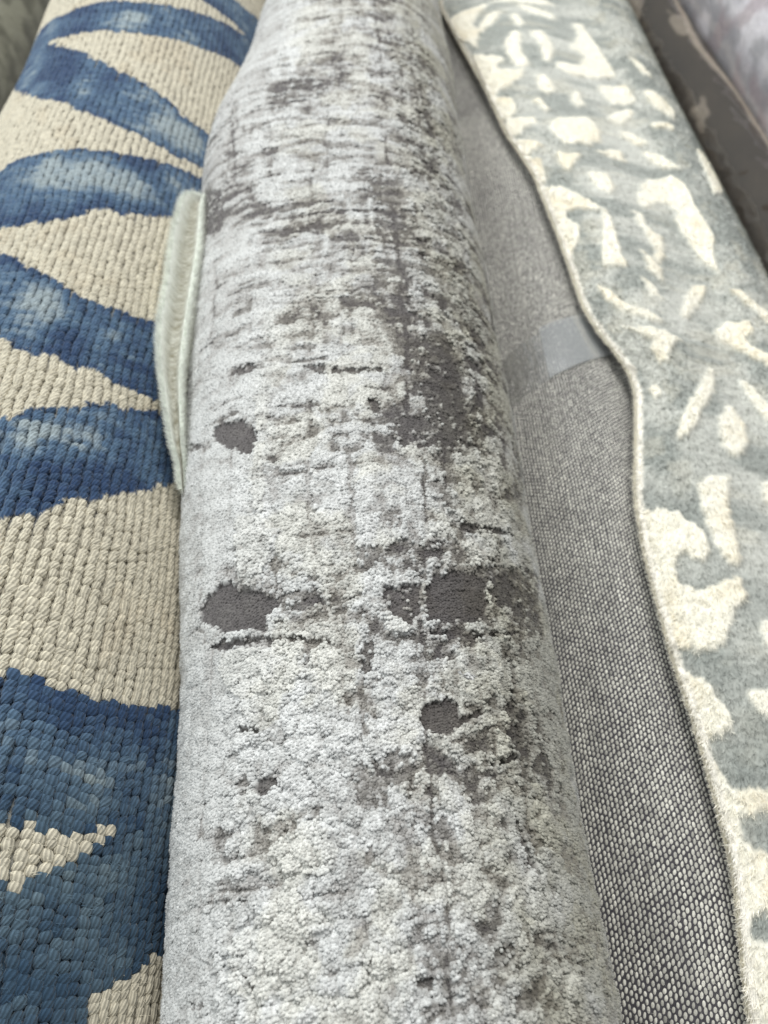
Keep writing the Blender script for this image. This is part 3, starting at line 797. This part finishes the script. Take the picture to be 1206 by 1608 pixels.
# ---------------------------------------------------------------- worn grey rug, cut pile carved in relief
def build_grey():
    root = thing('rolled_rug', 'rolled distressed grey and white abstract rug with carved pile, in the centre', 'rug', (0, .3, 0), 'rolled rugs lying side by side')
    table = []
    W = np.array(WEAR_SHADE_MAP[0], float)
    rl = np.random.default_rng(11)
    lines = []                                                       # single worn threads: (across?, centre, start, end, half width, depth), metres
    for _ in range(230):
        c = rl.uniform(.02, 1.1) ; a0 = rl.uniform(-.12, .08); lines.append((True, c, a0, a0 + rl.uniform(.015, .09), rl.uniform(.0004, .0010) * (1 + c), rl.uniform(.15, .55)))
    for _ in range(75):
        c = rl.uniform(-.10, .09); a0 = rl.uniform(-.02, 1.0); lines.append((False, c, a0, a0 + rl.uniform(.04, .22), rl.uniform(.0005, .0012), rl.uniform(.12, .45) * (1.2 if c > .01 else .8)))
    for _ in range(40):                                               # and a few that stand up pale
        c = rl.uniform(.15, 1.0); a0 = rl.uniform(-.12, .08); lines.append((True, c, a0, a0 + rl.uniform(.01, .05), .0012, -rl.uniform(.2, .4)))
    for _ in range(22):
        c = rl.uniform(-.06, .09); a0 = rl.uniform(.05, .8); lines.append((False, c, a0, a0 + rl.uniform(.03, .12), .0014, -rl.uniform(.2, .4)))
    def cloth(U, V):
        """height above the ground cloth and dye, with shade of the right side mixed in, at cloth coordinates (m)"""
        um = U * 1000; vm = V * 1000
        num = np.zeros(U.shape, np.float32); den = np.full(U.shape, 1e-6, np.float32)
        umf = um.astype(np.float32); vmf = vm.astype(np.float32)
        for wu, wv, val in W:
            s = 24 + .06 * max(wv, 0)
            g = np.exp(-((umf - wu) / 13) ** 2 - ((vmf - wv) / s) ** 2)
            num += g * val; den += g
        wear_shade = np.where(den > 1e-4, num / den, .3) + .10 * sstep(-.05, -.08, U)
        w1 = fbm(U * 80, V * 80, 4, 101); w2 = fbm(U * 80 + 40, V * 80, 4, 107)
        Uw = U + (w1 - .5) * .012; Vw = V + (w2 - .5) * .010
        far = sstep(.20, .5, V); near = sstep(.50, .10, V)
        n_a = fbm(Uw * (105 - 35 * far), Vw * 175, 5, 111, .62)          # patchy erosion, a little wider than long
        n_s = fbm(U * 20, V * 400 + (w1 - .5) * 5, 4, 121, .65)          # threads across the roll
        n_l = fbm(U * 300 + (w2 - .5) * 5, V * 16, 3, 131, .6)           # threads along the roll
        n_b = fbm(Uw * 50, Vw * 44, 3, 141)                              # drifts
        n = n_a * (.85 - .30 * far) + n_s * (.20 + .42 * far) + n_l * (.42 - .18 * far) + n_b * .20
        if not table:
            table.append(np.sort(n.ravel()[::11]))
        n = np.interp(n, table[0], np.linspace(0, 1, len(table[0])))
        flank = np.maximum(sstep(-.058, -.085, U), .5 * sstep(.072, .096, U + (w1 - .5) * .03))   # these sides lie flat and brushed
        qu = um + (fbm(U * 330, V * 330, 3, 151, .7) - .5) * 4.5; qv = vm + (fbm(U * 330, V * 330, 3, 157, .7) - .5) * 3.4
        bu = um + (w1 - .5) * 26 + (n_l - .5) * 14; bv_ = vm + (w2 - .5) * 22 + (n_s - .5) * 16
        dark = np.zeros(U.shape); band = np.zeros(U.shape)
        for k, p in WORN_PATCHES:
            if k >= .45:
                dark = np.maximum(dark, k * inside(qu, qv, p))
            else:
                band = np.maximum(band, k * inside(bu, bv_, p))
        crumbs = sstep(.62, .70, fbm(U * 330, V * 330, 3, 161)) * (dark < .97)
        dark = dark * (1 - .55 * crumbs)
        pale = np.zeros(U.shape)
        for p in PALE_PATCHES:
            pale = np.maximum(pale, inside(qu, qv, p) * 1.)
        beads = sstep(.58, .66, fbm(Uw * 230, Vw * 260, 3, 145)) * sstep(.015, .04, U) * sstep(.098, .08, U) * sstep(.10, .25, V) * sstep(.85, .7, V)
        thr = np.zeros(U.shape)
        for across, c, a0, a1, hw, dep in lines:
            X1, X2 = (V, U) if across else (U, V)
            s_ = (np.abs(X1 - c) < .006) & (X2 > a0 - .01) & (X2 < a1 + .01)
            if s_.any():
                x1 = X1[s_] + (vnoise(X2[s_] * 60 + c * 900, X2[s_] * 0, 147) - .5) * .004
                brk = sstep(.25, .5, vnoise(X2[s_] * 210 + c * 700, X1[s_] * 300, 149))
                thr[s_] += dep * brk * np.exp(-((x1 - c) / (hw * 1.25)) ** 2) * sstep(a0 - .008, a0 + .004, X2[s_]) * sstep(a1 + .008, a1 - .004, X2[s_])
        Uc = U + (w1 - .5) * .004 + (n_l - .5) * .002; Vc = V + (w2 - .5) * .004 + (n_s - .5) * .003
        fl = lambda a, s, o: np.floor(a * s + o).astype(np.int64)
        cell = _hash(fl(Uc, 44, 50), fl(Vc, 52, 50), 19) * .5 + _hash(fl(Uc, 95, 50.4), fl(Vc, 120, 50.3), 23) * .5 - .5
        t = 1.03 + .45 * beads - 1.5 * thr * (1 - .45 * near) + .60 * cell * (1 - .6 * near) - wear_shade * .95 * (1.0 - (.18 + .34 * sstep(.04, .0, U)) * near) + (n - .5) * (.80 - .05 * near) * (1 - .15 * flank) - band * .8 * (.3 + 1.3 * (1 - n)) + pale * .28
        t = np.clip(.5 + .55 * np.tanh((t - .5) * 1.8), 0, 1)
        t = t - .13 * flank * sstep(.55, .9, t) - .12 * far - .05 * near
        t = t * (1 - sstep(.2, .85, dark) * (.87 + .12 * sstep(.15, .5, n)))
        dmask = sstep(.35, .9, dark)
        # popcorn clumps of the standing pile
        Uk = U + (w1 - .5) * .004; Vk = V + (w2 - .5) * .004
        f1, f2, idv = worley(Uk * 118, Vk * 118, 171)
        g1, g2, idw = worley(Uk * 270 + 9, Vk * 270, 181)
        clump = 1 - np.clip(f1, 0, 1) ** 2
        creases = sstep(.0, .20, f2 - f1)
        amp = (.25 + .75 * t) * (1 - .6 * flank) * (1 - dmask)
        h = .0020 * t - .0004 * dmask + amp * ((.0029 * clump * (.30 + .9 * idv) - .0019 * (1 - creases)) * (.03 + .97 * sstep(.40, .04, V)) +   .0004 * (1 - g1) * (.25 + .75 * near)) + .0012 * (n_b - .5) + .0010 * pale
        h = h + .0012 * beads
        crack = np.exp(-((um - 67 - 2.2 * np.sin(V * 60)) / 1.3) ** 2) * sstep(.22, .17, V) * sstep(.0, .05, V) * (vnoise(U * 0 + 3.3, V * 70, 199) > .35)
        h = h - .003 * crack
        t = t * (1 - .8 * crack)
        stops = np.array([0, .2, .42, .68, 1.]); ramp = np.array([srgb(96, 92, 93), srgb(132, 129, 126), srgb(174, 172, 171), srgb(200, 201, 201), srgb(226, 227, 228)])
        base = np.stack([np.interp(t, stops, ramp[:, c]) for c in range(3)], -1)
        tone = np.clip(sstep(.42, .62, fbm(Uw * 55 + 7, Vw * 55, 4, 201)) * (1 - sstep(-.045, -.07, U)) + .5 * pale, 0, 1)
        base = base * mixc((1., 1., 1.), (1.0, .985, .935), tone)
        base = base * mixc((1., 1., 1.), (.76, .745, .67), np.clip(sstep(.015, .07, U) * (.35 + .65 * sstep(.28, .55, fbm(U * 40, V * 30, 3, 207))), 0, 1))  # right side of the roll: its shade put into the colour as dark olive
        return h, base, t, dmask, flank
    ths = np.concatenate([np.linspace(-math.pi, -1.75, 20)[:-1], np.arange(-1.75, 1.75, .0105), np.linspace(1.75, math.pi, 20)[:-1]])
    v = graded((VLO, VHI), -.10, 1.16, .0010, .0026)
    U, V = np.meshgrid(ths * .10, v, indexing='ij')
    h, base, low, dm, fk = cloth(U, V)
    P, nn, _, _ = surface_points(surf_grey, U, V, h - .0020)
    mat = cloth_material('worn_viscose_pile', fine=1600, bump=.35, dist=.0006, tint=.14, sheen=.3, coarse=500, rough=.85, fleck=.4)
    part('carved_pile', mesh_from('carved_pile', P, grid_faces(len(ths), len(v), True), mat, base.reshape(-1, 3)), root)
    # the tufts themselves: small leaning tips of cut yarn
    TU = []; TV = []; SP = []
    for v0, v1, sp in ((-.10, .16, .00122), (.16, .34, .00138), (.34, .60, .0017), (.60, 1.14, .0023)):
        a = np.arange(-1.62 * .10, 1.45 * .10, sp); b = np.arange(v0, v1, sp)
        A, B = np.meshgrid(a, b, indexing='ij')
        B = B + (np.arange(len(a)) % 2)[:, None] * sp * .5
        TU.append((A + rng.normal(0, sp * .22, A.shape)).ravel()); TV.append((B + rng.normal(0, sp * .22, A.shape)).ravel()); SP.append(np.full(A.size, sp))
    TU = np.concatenate(TU); TV = np.concatenate(TV); SP = np.concatenate(SP); k = len(TU)
    h, base, low, dm, fk = cloth(TU, TV)
    j = rng.random(k)
    nr = sstep(.5, .1, TV)
    mixed = (.06 + .12 * nr) * (1 - .4 * fk)
    base = base * (1 - mixed + 2 * mixed * j)[:, None] * .98
    P, n, tu, tv = surface_points(surf_grey, TU, TV, h - .0022)
    q = [(math.cos(a) * .72, math.sin(a) * .72) for a in np.arange(6) * math.pi / 3]
    lean_u = rng.normal(.05, .30, k) ; lean_v = rng.normal(-.25, .30, k)
    hs = SP * rng.uniform(.55, 1.1, k) * (1 - .55 * fk) * (.36 + .30 * nr + .14 * low)
    rows_ = [P + (tu * qa + tv * qb) * SP[:, None] for qa, qb in q] + [P + n * (hs + .0006)[:, None] + tu * (lean_u * SP)[:, None] + tv * (lean_v * SP)[:, None]]
    TVt = np.stack(rows_, 1)
    F3 = np.array([(s, (s + 1) % 6, 6) for s in range(6)])
    part('tufts', mesh_from('tufts', TVt, (F3[None] + (np.arange(k) * 7)[:, None, None]).reshape(-1, 3), mat, np.repeat(base, 7, 0) * np.tile(np.array([.86] * 6 + [1.06]), k)[:, None]), root, 'stuff')
    # stray fibres
    m_ = 16000
    iu = rng.integers(0, k // 2, m_); iu = iu[fk[iu] < .3]; m_ = len(iu)
    T = rng.normal(0, 1, (m_, 3)); T[:, 1] -= .5; T /= np.linalg.norm(T, axis=1, keepdims=True)
    bv, bf, bc = blades(P[iu], n[iu], T, rng.uniform(.0015, .0030, m_), .00028, base[iu])
    part('pile_tips', mesh_from('pile_tips', bv, bf, mat, bc, smooth=False), root, 'stuff')
    end_caps(root, surf_grey, .10, (VLO, VHI), back_mat)

    # the free edge that lifts off the flank: a pale overcast binding, two fuzzy ridges with a groove between
    Lp = np.array(LIFTED_EDGE, float) / 1000
    vv = np.arange(Lp[0, 0], Lp[-1, 0] + .012, .0010)
    prof = np.linspace(0, 1, 31)
    sm = lambda col: sum(np.interp(vv + o, Lp[:, 0], Lp[:, col]) for o in np.linspace(-.02, .02, 9)) / 9
    xin, xout = sm(1) + .0015, sm(2) + .0045
    cap = sstep(Lp[-1, 0] + .012, Lp[-1, 0] - .02, vv)               # rounded corner where the edge tucks back in
    xout = xin + (xout - xin) * np.sqrt(np.clip(cap, 0, 1))
    taper = np.clip((xin - xout) / .022, 0, 1)
    S, Vv = np.meshgrid(prof, vv, indexing='ij')
    wob = (fbm(Vv * 40, S * 0, 2, 241) - .5) * .003
    x = xin[None] + (xout - xin)[None] * S + wob * S
    zi = np.full(vv.shape, .262)
    left = np.exp(-((S - .84) / .13) ** 2); right = np.exp(-((S - .13) / .15) ** 2)
    hgt = .0070 * left + .0025 * right - .006 * (1 - left) * (1 - right) - .012 * sstep(.88, 1.0, S) ** 2 - .004 * sstep(.1, 0, S)
    rope = .0009 * (vnoise(Vv * 1100 + 8 * S, S * 9, 251) - .5) + .0014 * (fbm(Vv * 160, S * 6, 3, 253) - .5)
    zz = zi[None] + hgt * (.35 + .65 * taper[None]) + rope - .018 * (1 - taper[None]) ** 2
    pts = np.stack([x, Vv, zz], -1)
    c = mixc(srgb(248, 251, 245), srgb(150, 146, 128), np.clip((1 - left - right), 0, 1) * .75 * (.6 + .8 * vnoise(Vv * 1000 + 9 * S, S * 7, 257)))  # pale yarn; the groove's shade is painted in as a darker colour
    lip_mat = cloth_material('overcast_yarn', fine=900, stretch=(.3, 2.2, .5), bump=.6, dist=.001, tint=.14, sheen=.3)
    # close it underneath
    nS = len(prof)
    under = pts.copy(); under[..., 2] -= .002 + .010 * taper[None]
    ring = np.concatenate([pts, under[::-1]], 0)
    part('bound_edge', mesh_from('bound_edge', ring, grid_faces(2 * nS, len(vv), True), lip_mat, np.concatenate([c, c[::-1] * .8], 0).reshape(-1, 3)), root)
    k = 22000
    iu = np.clip(np.where(rng.random(k) < .68, rng.normal(.86, .09, k), rng.normal(.12, .1, k)), 0, .999); iv = rng.integers(3, len(vv) - 3, k)
    ii = (iu * (nS - 1)).astype(int)
    pp = pts[ii, iv]
    T = np.stack([np.where(iu > .5, -1., 1.) * rng.uniform(.1, 1, k), rng.normal(0, .35, k), rng.normal(-.1, .3, k)], 1); T /= np.linalg.norm(T, axis=1, keepdims=True)
    bv, bf, bc = blades(pp, np.tile([0, 0, 1.], (k, 1)), T, rng.uniform(.0015, .0048, k), .0004, c[ii, iv])
    part('binding_fuzz', mesh_from('binding_fuzz', bv, bf, cloth_material('binding_fuzz_yarn', fine=900, thin=.4), bc, smooth=False), root, 'stuff')
build_grey()

# ---------------------------------------------------------------- rug rolled back outward: woven backing
def build_backing():
    root = thing('rolled_rug', 'rug rolled with its grey woven backing outward, between the grey roll and the ivory rug', 'rug', (.165, .3, 0), 'rolled rugs lying side by side')
    th = np.linspace(-math.pi, math.pi, 97)[:-1]; v = np.arange(VLO, VHI + .01, .02)
    U, V = np.meshgrid(th * .08, v, indexing='ij')
    P, n, _, _ = surface_points(surf_back, U, V)
    part('ground_cloth', mesh_from('ground_cloth', P, grid_faces(len(th), len(v), True), cloth_material('backing_warp', fine=700, stretch=(1, .25, 1), base=tuple(srgb(80, 78, 83)), coarse=90, bump=.6)), root)
    pu, pv = .0023, .0032
    cu = np.arange(-.80 * .08, 1.05 * .08, pu); rv = np.arange(-.14, 1.26, pv)
    I_, J_ = np.meshgrid(np.arange(len(cu)), np.arange(len(rv)), indexing='ij')
    U = cu[I_] + (J_ % 2) * 0 + (fbm(rv[J_] * 30, cu[I_] * 30, 2, 301) - .5) * .002
    V = rv[J_] + (I_ % 2) * pv * .5 + U * .10 + (fbm(rv[J_] * 20, cu[I_] * 60, 2, 305) - .5) * .003
    U = U.ravel() + rng.normal(0, .0001, U.size); V = V.ravel() + rng.normal(0, .00015, V.size)
    P, n, tu, tv = surface_points(surf_back, U, V, 0 * U - .0002)
    k = len(U)
    tone = rng.uniform(.72, 1.1, k) * (.86 + .28 * fbm(U * 60, V * 40, 3, 311)) * (.9 + .2 * (vnoise(U / pu * 1.0, V * 9, 315)))
    col = srgb(226, 224, 216)[None] * tone[:, None]
    col = col * np.where(rng.random(k) < .04, .72, 1.0)[:, None]
    # each nub: a small pillow of weft yarn, 14 faces
    a, b, h = pu * .41, pv * .50, .00050
    q = np.array([(-.72, -.72, 0), (.72, -.72, 0), (.72, .72, 0), (-.72, .72, 0), (-.5, -.5, .8), (.5, -.5, .8), (.5, .5, .8), (-.5, .5, .8), (0, 0, 1.05), (-1, 0, .1), (1, 0, .1), (0, -1.05, .1), (0, 1.05, .1)])
    tri = np.array([(0, 11, 4), (11, 5, 4), (11, 1, 5), (1, 10, 5), (10, 6, 5), (10, 2, 6), (2, 12, 6), (12, 7, 6), (12, 3, 7), (3, 9, 7), (9, 4, 7), (9, 0, 4), (4, 5, 8), (5, 6, 8), (6, 7, 8), (7, 4, 8)])
    yaw = rng.normal(-.28, .09, k)
    A = tu * np.cos(yaw)[:, None] + tv * np.sin(yaw)[:, None]; B = -tu * np.sin(yaw)[:, None] + tv * np.cos(yaw)[:, None]
    s1 = rng.uniform(.85, 1.1, k); s2 = rng.uniform(.85, 1.1, k)
    Wv = P[:, None] + (q[None, :, 0] * a * s1[:, None])[..., None] * A[:, None] + (q[None, :, 1] * b * s2[:, None])[..., None] * B[:, None] + (q[None, :, 2] * h)[..., None] * n[:, None]
    fine = V < .85
    lowq = np.array([4, 5, 6, 7, 9, 10, 11, 12])                        # far nubs keep only crown and waist
    wv = []; wf = []; wc = []; b0 = 0
    for sel, idx, tr in ((fine, np.arange(len(q)), tri), (~fine, lowq, np.array([(0, 1, 2), (0, 2, 3), (6, 1, 0), (5, 2, 1), (7, 3, 2), (4, 0, 3)]))):
        Wp = Wv[sel][:, idx]; kk = int(sel.sum())
        wv.append(Wp.reshape(-1, 3)); wf.append((tr[None] + (np.arange(kk) * len(idx))[:, None, None]).reshape(-1, 3) + b0); wc.append(np.repeat(col[sel], len(idx), 0)); b0 += kk * len(idx)
    part('weave', mesh_from('weave', np.concatenate(wv), np.concatenate(wf), cloth_material('backing_weft', fine=1100, bump=.4, tint=.14, sheen=.1), np.concatenate(wc)), root, 'stuff')
    kf = 14000                                                         # loose yarn fuzz
    ii = rng.integers(0, k, kf)
    T = rng.normal(0, 1, (kf, 3)); T[:, 2] *= .3; T /= np.linalg.norm(T, axis=1, keepdims=True)
    bv, bf, bc = blades(P[ii] + n[ii] * .0003, n[ii] * .5, T, rng.uniform(.001, .0032, kf), .0002, col[ii])
    part('yarn_fuzz', mesh_from('yarn_fuzz', bv, bf, cloth_material('backing_fuzz', fine=900, thin=.3), bc, smooth=False), root, 'stuff')
    end_caps(root, surf_back, .08, (VLO, VHI), back_mat)
build_backing()

# ---------------------------------------------------------------- ivory and grey-blue rug, outer wrap with a free edge
def build_ivory():
    root = thing('rolled_rug', 'rolled ivory and grey-blue spotted rug, its pale edge lapping over woven backing', 'rug', (.318, .3, 0), 'rolled rugs lying side by side')
    us = np.concatenate([np.linspace(0, .62, 250), np.linspace(.62, 1, 24)[1:]])
    v = graded((VLO, VHI), -.06, 1.62, .0011, .0023)
    U, V = np.meshgrid(us, v, indexing='ij')
    um, vm = U * 1000, V * 1000
    wob = .0012
    qu = um + (fbm(V * 300, U * 90, 3, 401, .6) - .5) * 9; qv = vm + (fbm(V * 300, U * 90, 3, 407, .6) - .5) * 7
    iv = np.zeros(U.shape)
    for p in IVORY_MOTIFS:
        iv = np.maximum(iv, inside(qu, qv, p))
    for _ in range(1):
        iv = (iv + np.roll(iv, 1, 0) + np.roll(iv, -1, 0)) / 3; iv = (iv + np.roll(iv, 1, 1) + np.roll(iv, -1, 1)) / 3
    rim = sstep(.040, .026, U + (fbm(V * 160, U * 0, 2, 411) - .5) * .012)
    cream = mixc(srgb(250, 246, 233), srgb(247, 240, 222), sstep(.5, .7, fbm(V * 30, U * 9, 3, 421)))
    grey = mixc(srgb(166, 170, 166), srgb(206, 207, 201), sstep(.34, .68, fbm(V * 38, U * 11, 4, 431)))
    grey = mixc(grey, srgb(208, 205, 192), sstep(.52, .75, fbm(V * 55 + 8, U * 16, 4, 437)) * .45)
    grey = mixc(grey, srgb(146, 151, 148), .55 * sstep(.42, .2, V) * sstep(.3, .6, fbm(V * 20 + 3, U * 8, 2, 439)))
    grey = grey * (.88 + .24 * fbm(V * 420, U * 60, 2, 441))[..., None]
    c = mixc(grey, cream, iv)
    c = mixc(c, srgb(253, 249, 240), rim)
    h = .0022 * iv + .0022 * (fbm(V * 190, U * 55, 3, 451) - .5) + .0012 * (fbm(V * 700, U * 210, 2, 455) - .5)
    h = h - .0022 * sstep(.022, 0, U) ** 2
    e = 1e-3
    def pts(lift):
        x, z = surf_ivory(U, V); xa, za = surf_ivory(np.minimum(U + e, 1), V); xb, zb = surf_ivory(np.maximum(U - e, 0), V)
        t = np.stack([xa - xb, za - zb], -1); t /= np.linalg.norm(t, axis=-1, keepdims=True)
        nx, nz = -t[..., 1], t[..., 0]
        return np.stack([x + nx * lift, V, z + nz * lift], -1), np.stack([nx, 0 * nx, nz], -1), np.stack([t[..., 0], 0 * nx, t[..., 1]], -1)
    P, n, t = pts(h)
    mat = cloth_material('ivory_cut_pile', fine=700, stretch=(1.0, .42, 1), rot=.7, bump=.7, dist=.0012, tint=.16, sheen=.3, coarse=240)
    part('cut_pile', mesh_from('cut_pile', P, grid_faces(len(us), len(v)), mat, c.reshape(-1, 3)), root)
    Q, _, _ = pts(0 * h - .0032)
    mb = cloth_material('ivory_backing', fine=600, base=tuple(srgb(150, 146, 140)), bump=.5)
    st = slice(0, len(us), 6)
    part('backing', mesh_from('backing', Q[st][:, ::6], grid_faces(len(us[st]), len(v[::6]))[:, ::-1], mb), root)
    # bound rim between pile and backing along the free edge, in fuzzy overcast stitches
    a = P[0]; b = Q[0]
    f = np.linspace(0, 1, 9)[:, None, None]
    bul = np.sin(f * math.pi) * .0004 * (1 + .25 * (vnoise(v * 330, v * 0 + 2, 461)[None, :, None] - .5) * 2)
    R = a[None] * (1 - f) + b[None] * f - t[0][None] * bul
    mr = cloth_material('rim_yarn', fine=900, stretch=(.6, 2, .6), bump=.6, base=tuple(srgb(255, 250, 240)), tint=.12, sheen=.4)
    part('bound_edge', mesh_from('bound_edge', R, grid_faces(9, len(v))[:, ::-1], mr), root)
    # standing fibres
    k = 130000
    iu = (rng.random(k) * 248).astype(int); jv = rng.integers(15, len(v) - 20, k)
    T = t[iu, jv] * rng.normal(-.35, .35, k)[:, None] + np.array([0, 1, 0]) * rng.normal(-.75, .4, k)[:, None]; T /= np.linalg.norm(T, axis=1, keepdims=True)
    fac = np.clip(rng.normal(1.0, .15, k), .6, 1.3)[:, None]
    bv, bf, bc = blades(P[iu, jv] - n[iu, jv] * .001, n[iu, jv], T, rng.uniform(.002, .0050, k), .0007, c[iu, jv] * fac)
    part('pile_tips', mesh_from('pile_tips', bv, bf, mat, bc, smooth=False), root, 'stuff')
    k = 16000
    jv = rng.integers(5, len(v) - 10, k); fi = rng.integers(0, 5, k)
    T = -t[0, jv] * rng.uniform(.0, .7, k)[:, None] + np.array([0, 1, 0]) * rng.normal(0, .4, k)[:, None] + np.array([0, 0, 1]) * rng.uniform(.1, 1, k)[:, None]; T /= np.linalg.norm(T, axis=1, keepdims=True)
    bv, bf, bc = blades(R[fi, jv], n[0, jv] * .8, T, rng.uniform(.0015, .0042, k), .0007, np.tile(srgb(255, 252, 242), (k, 1)))
    part('rim_fuzz', mesh_from('rim_fuzz', bv, bf, cloth_material('rim_fuzz_yarn', fine=900, thin=.45), bc, smooth=False), root, 'stuff')
    # the inner windings
    th = np.linspace(-math.pi, math.pi, 65)[:-1]; vv = np.arange(VLO, VHI + .01, .04)
    UU, VV = np.meshgrid(th, vv, indexing='ij')
    cx, cz, R0 = IV_C
    x, z = polar(cx, cz, R0 - .014, UU, .094)
    part('inner_winding', mesh_from('inner_winding', np.stack([x, VV, z], -1), grid_faces(64, len(vv), True), mat, np.tile(srgb(200, 204, 200), (x.size, 1))), root)
    end_caps(root, lambda u, w: polar(cx, cz, R0, u / R0, .10), R0, (VLO, VHI), back_mat)
build_ivory()

# ---------------------------------------------------------------- rolls in clear film, and the one on the far left
def plain_roll(label, loc, surf, radius, colour_fn, mat, film=None, pattern_step=.006):
    root = thing('rolled_rug', label, 'rug', loc, 'rolled rugs lying side by side')
    n = int(2 * math.pi * radius / pattern_step)
    th = np.linspace(-math.pi, math.pi, n + 1)[:-1]; v = np.arange(VLO, VHI + .15, pattern_step)
    U, V = np.meshgrid(th * radius, v, indexing='ij')
    c, h = colour_fn(U, V)
    P, nn, _, _ = surface_points(surf, U, V, h)
    part('pile', mesh_from('pile', P, grid_faces(n, len(v), True), mat, c.reshape(-1, 3)), root)
    if film:
        n2 = 160; th = np.linspace(-math.pi, math.pi, n2 + 1)[:-1]; v = np.arange(VLO, VHI + .15, .006)
        U, V = np.meshgrid(th * radius, v, indexing='ij')
        crump = .0035 + .0040 * np.abs(fbm(U * 22 + V * 9, V * 14, 4, 501) - .5) * 2 + .0008 * np.abs(np.sin(V * 60 + U * 90 + 6 * fbm(U * 20, V * 20, 2, 507))) ** 6
        P, _, _, _ = surface_points(surf, U, V, crump)
        part('plastic_wrap', mesh_from('plastic_wrap', P, grid_faces(n2, len(v), True), film), root)
    end_caps(root, surf, radius, (VLO, VHI + .14), back_mat)
    return root
def taupe_dye(U, V):
    w = fbm(U * 30, V * 16, 4, 601)
    c = mixc(srgb(48, 39, 31), srgb(68, 58, 47), w)
    band = sstep(.004, .0, np.abs(U - .014 - .007 * np.sin(V * 15) - .012 * (fbm(V * 14, U * 0, 3, 605) - .5)) - .004)
    band = np.maximum(band, sstep(.70, .76, fbm(U * 25 + 3, V * 9, 3, 607)) * .7)
    return mixc(c, srgb(158, 146, 132), band), .0012 * (fbm(U * 200, V * 200, 2, 609) - .5) + .001 * band
def lilac_dye(U, V):
    w = fbm(U * 26, V * 14, 4, 621)
    c = mixc(srgb(178, 176, 184), srgb(236, 232, 240), sstep(.4, .62, w))
    c = mixc(c, srgb(176, 156, 164), sstep(.55, .7, fbm(U * 30 + 5, V * 20, 3, 625)) * .6)
    return c, .0015 * (fbm(U * 160, V * 160, 3, 629) - .5)
def olive_dye(U, V):
    w = fbm(U * 40, V * 40, 4, 641)
    return mixc(srgb(104, 104, 92), srgb(150, 150, 136), sstep(.35, .65, w)), .003 * (fbm(U * 80, V * 80, 3, 645) - .5)
pile = cloth_material('short_pile', fine=600, bump=.5)
film = film_material('clear_film', haze=.02, gloss=.26, rough=.05, bump=.08)
plain_roll('rolled dark taupe rug with beige veins wrapped in clear plastic, beyond the ivory rug', (.485, .3, 0), surf_taupe, .045, taupe_dye, cloth_material('taupe_pile', fine=600, bump=.4, sheen=0, spec=.05), film, .003)
plain_roll('rolled pale lilac-grey rug in shiny crumpled plastic, at the top right corner', (.614, .3, 0), surf_lilac, .105, lilac_dye, pile, film)
plain_roll('rolled dull olive-grey rug beyond the blue leaf rug, at the top left corner', (-.57, .3, 0), surf_olive, .10, olive_dye, pile)

# ---------------------------------------------------------------- clear tape on the woven backing
def build_tape():
    root = thing('tape_strip', 'strip of clear packing tape stuck around the woven backing, its doubled end milky', 'tape', (.165, .5, .19))
    def sheet(u0, u1, vc, vw, slope, lift, nu=40, nv=10, flare=0., k=0):
        a = np.linspace(0, 1, nu); b = np.linspace(-.5, .5, nv)
        A_, B_ = np.meshgrid(a, b, indexing='ij')
        U = u0 + (u1 - u0) * A_ + .0012 * (vnoise(B_ * 9 + 4, A_ * 0, 700 + k) - .5) * (A_ > .97)
        V = vc + slope * (U - u0) + B_ * (vw - .010 * A_)
        L = lift + .0010 * (fbm(A_ * 6, B_ * 4, 3, 705 + k)) + flare * sstep(.75, 1, A_)
        P, _, _, _ = surface_points(surf_back, U, V, L)
        return P, grid_faces(nu, nv)
    P, Fq = sheet(-.075, .075, .432, .056, .45, .0012, k=1)
    part('clear_band', mesh_from('clear_band', P, Fq, film_material('tape_clear', haze=.05, gloss=.5, rough=.2, wrinkle=60, bump=.25)), root)
    P, Fq = sheet(-.0198, .055, .459, .056, .42, .0026, flare=.002, k=2)
    part('milky_end', mesh_from('milky_end', P, Fq, film_material('tape_milky', haze=.30, gloss=.34, rough=.16, tint=(.78, .82, .86), wrinkle=40, bump=.07)), root)
build_tape()

# ---------------------------------------------------------------- a scrap of white lint on the grey rug
def build_lint():
    u0, v0 = .0362, .1335
    k = 14
    Vt = []; Fc = []
    rl = np.random.default_rng(5)
    for s in range(k):
        a = rl.uniform(0, 6.28); L = rl.uniform(.002, .0048); c0 = np.array([rl.normal(0, .0013), rl.normal(0, .0005)])
        bend = rl.normal(0, .0008)
        b0 = len(Vt)
        for j in range(5):
            f = j / 4 - .5
            uu = u0 + c0[0] + math.cos(a) * L * f - math.sin(a) * bend * (4 * f * f); vv_ = v0 + c0[1] + math.sin(a) * L * f * .6 + math.cos(a) * bend * (4 * f * f)
            P, n, tu, tv = surface_points(surf_grey, np.array([uu]), np.array([vv_]), np.array([.0095 + rl.uniform(0, .0008)]))
            w = .0009
            for d in (tu[0] * w, n[0] * w, -tu[0] * w):
                Vt.append(P[0] + d)
            if j:
                q = b0 + 3 * j
                Fc += [(q - 3 + m, q - 3 + (m + 1) % 3, q + (m + 1) % 3, q + m) for m in range(3)]
    m = cloth_material('lint', fine=900, base=(.97, .97, .97), thin=.3)
    o = link('lint_scrap', mesh_from('lint_scrap', np.array(Vt), Fc, m))
    o['label'] = 'tiny scrap of white lint caught on the grey carved rug'; o['category'] = 'lint'
build_lint()
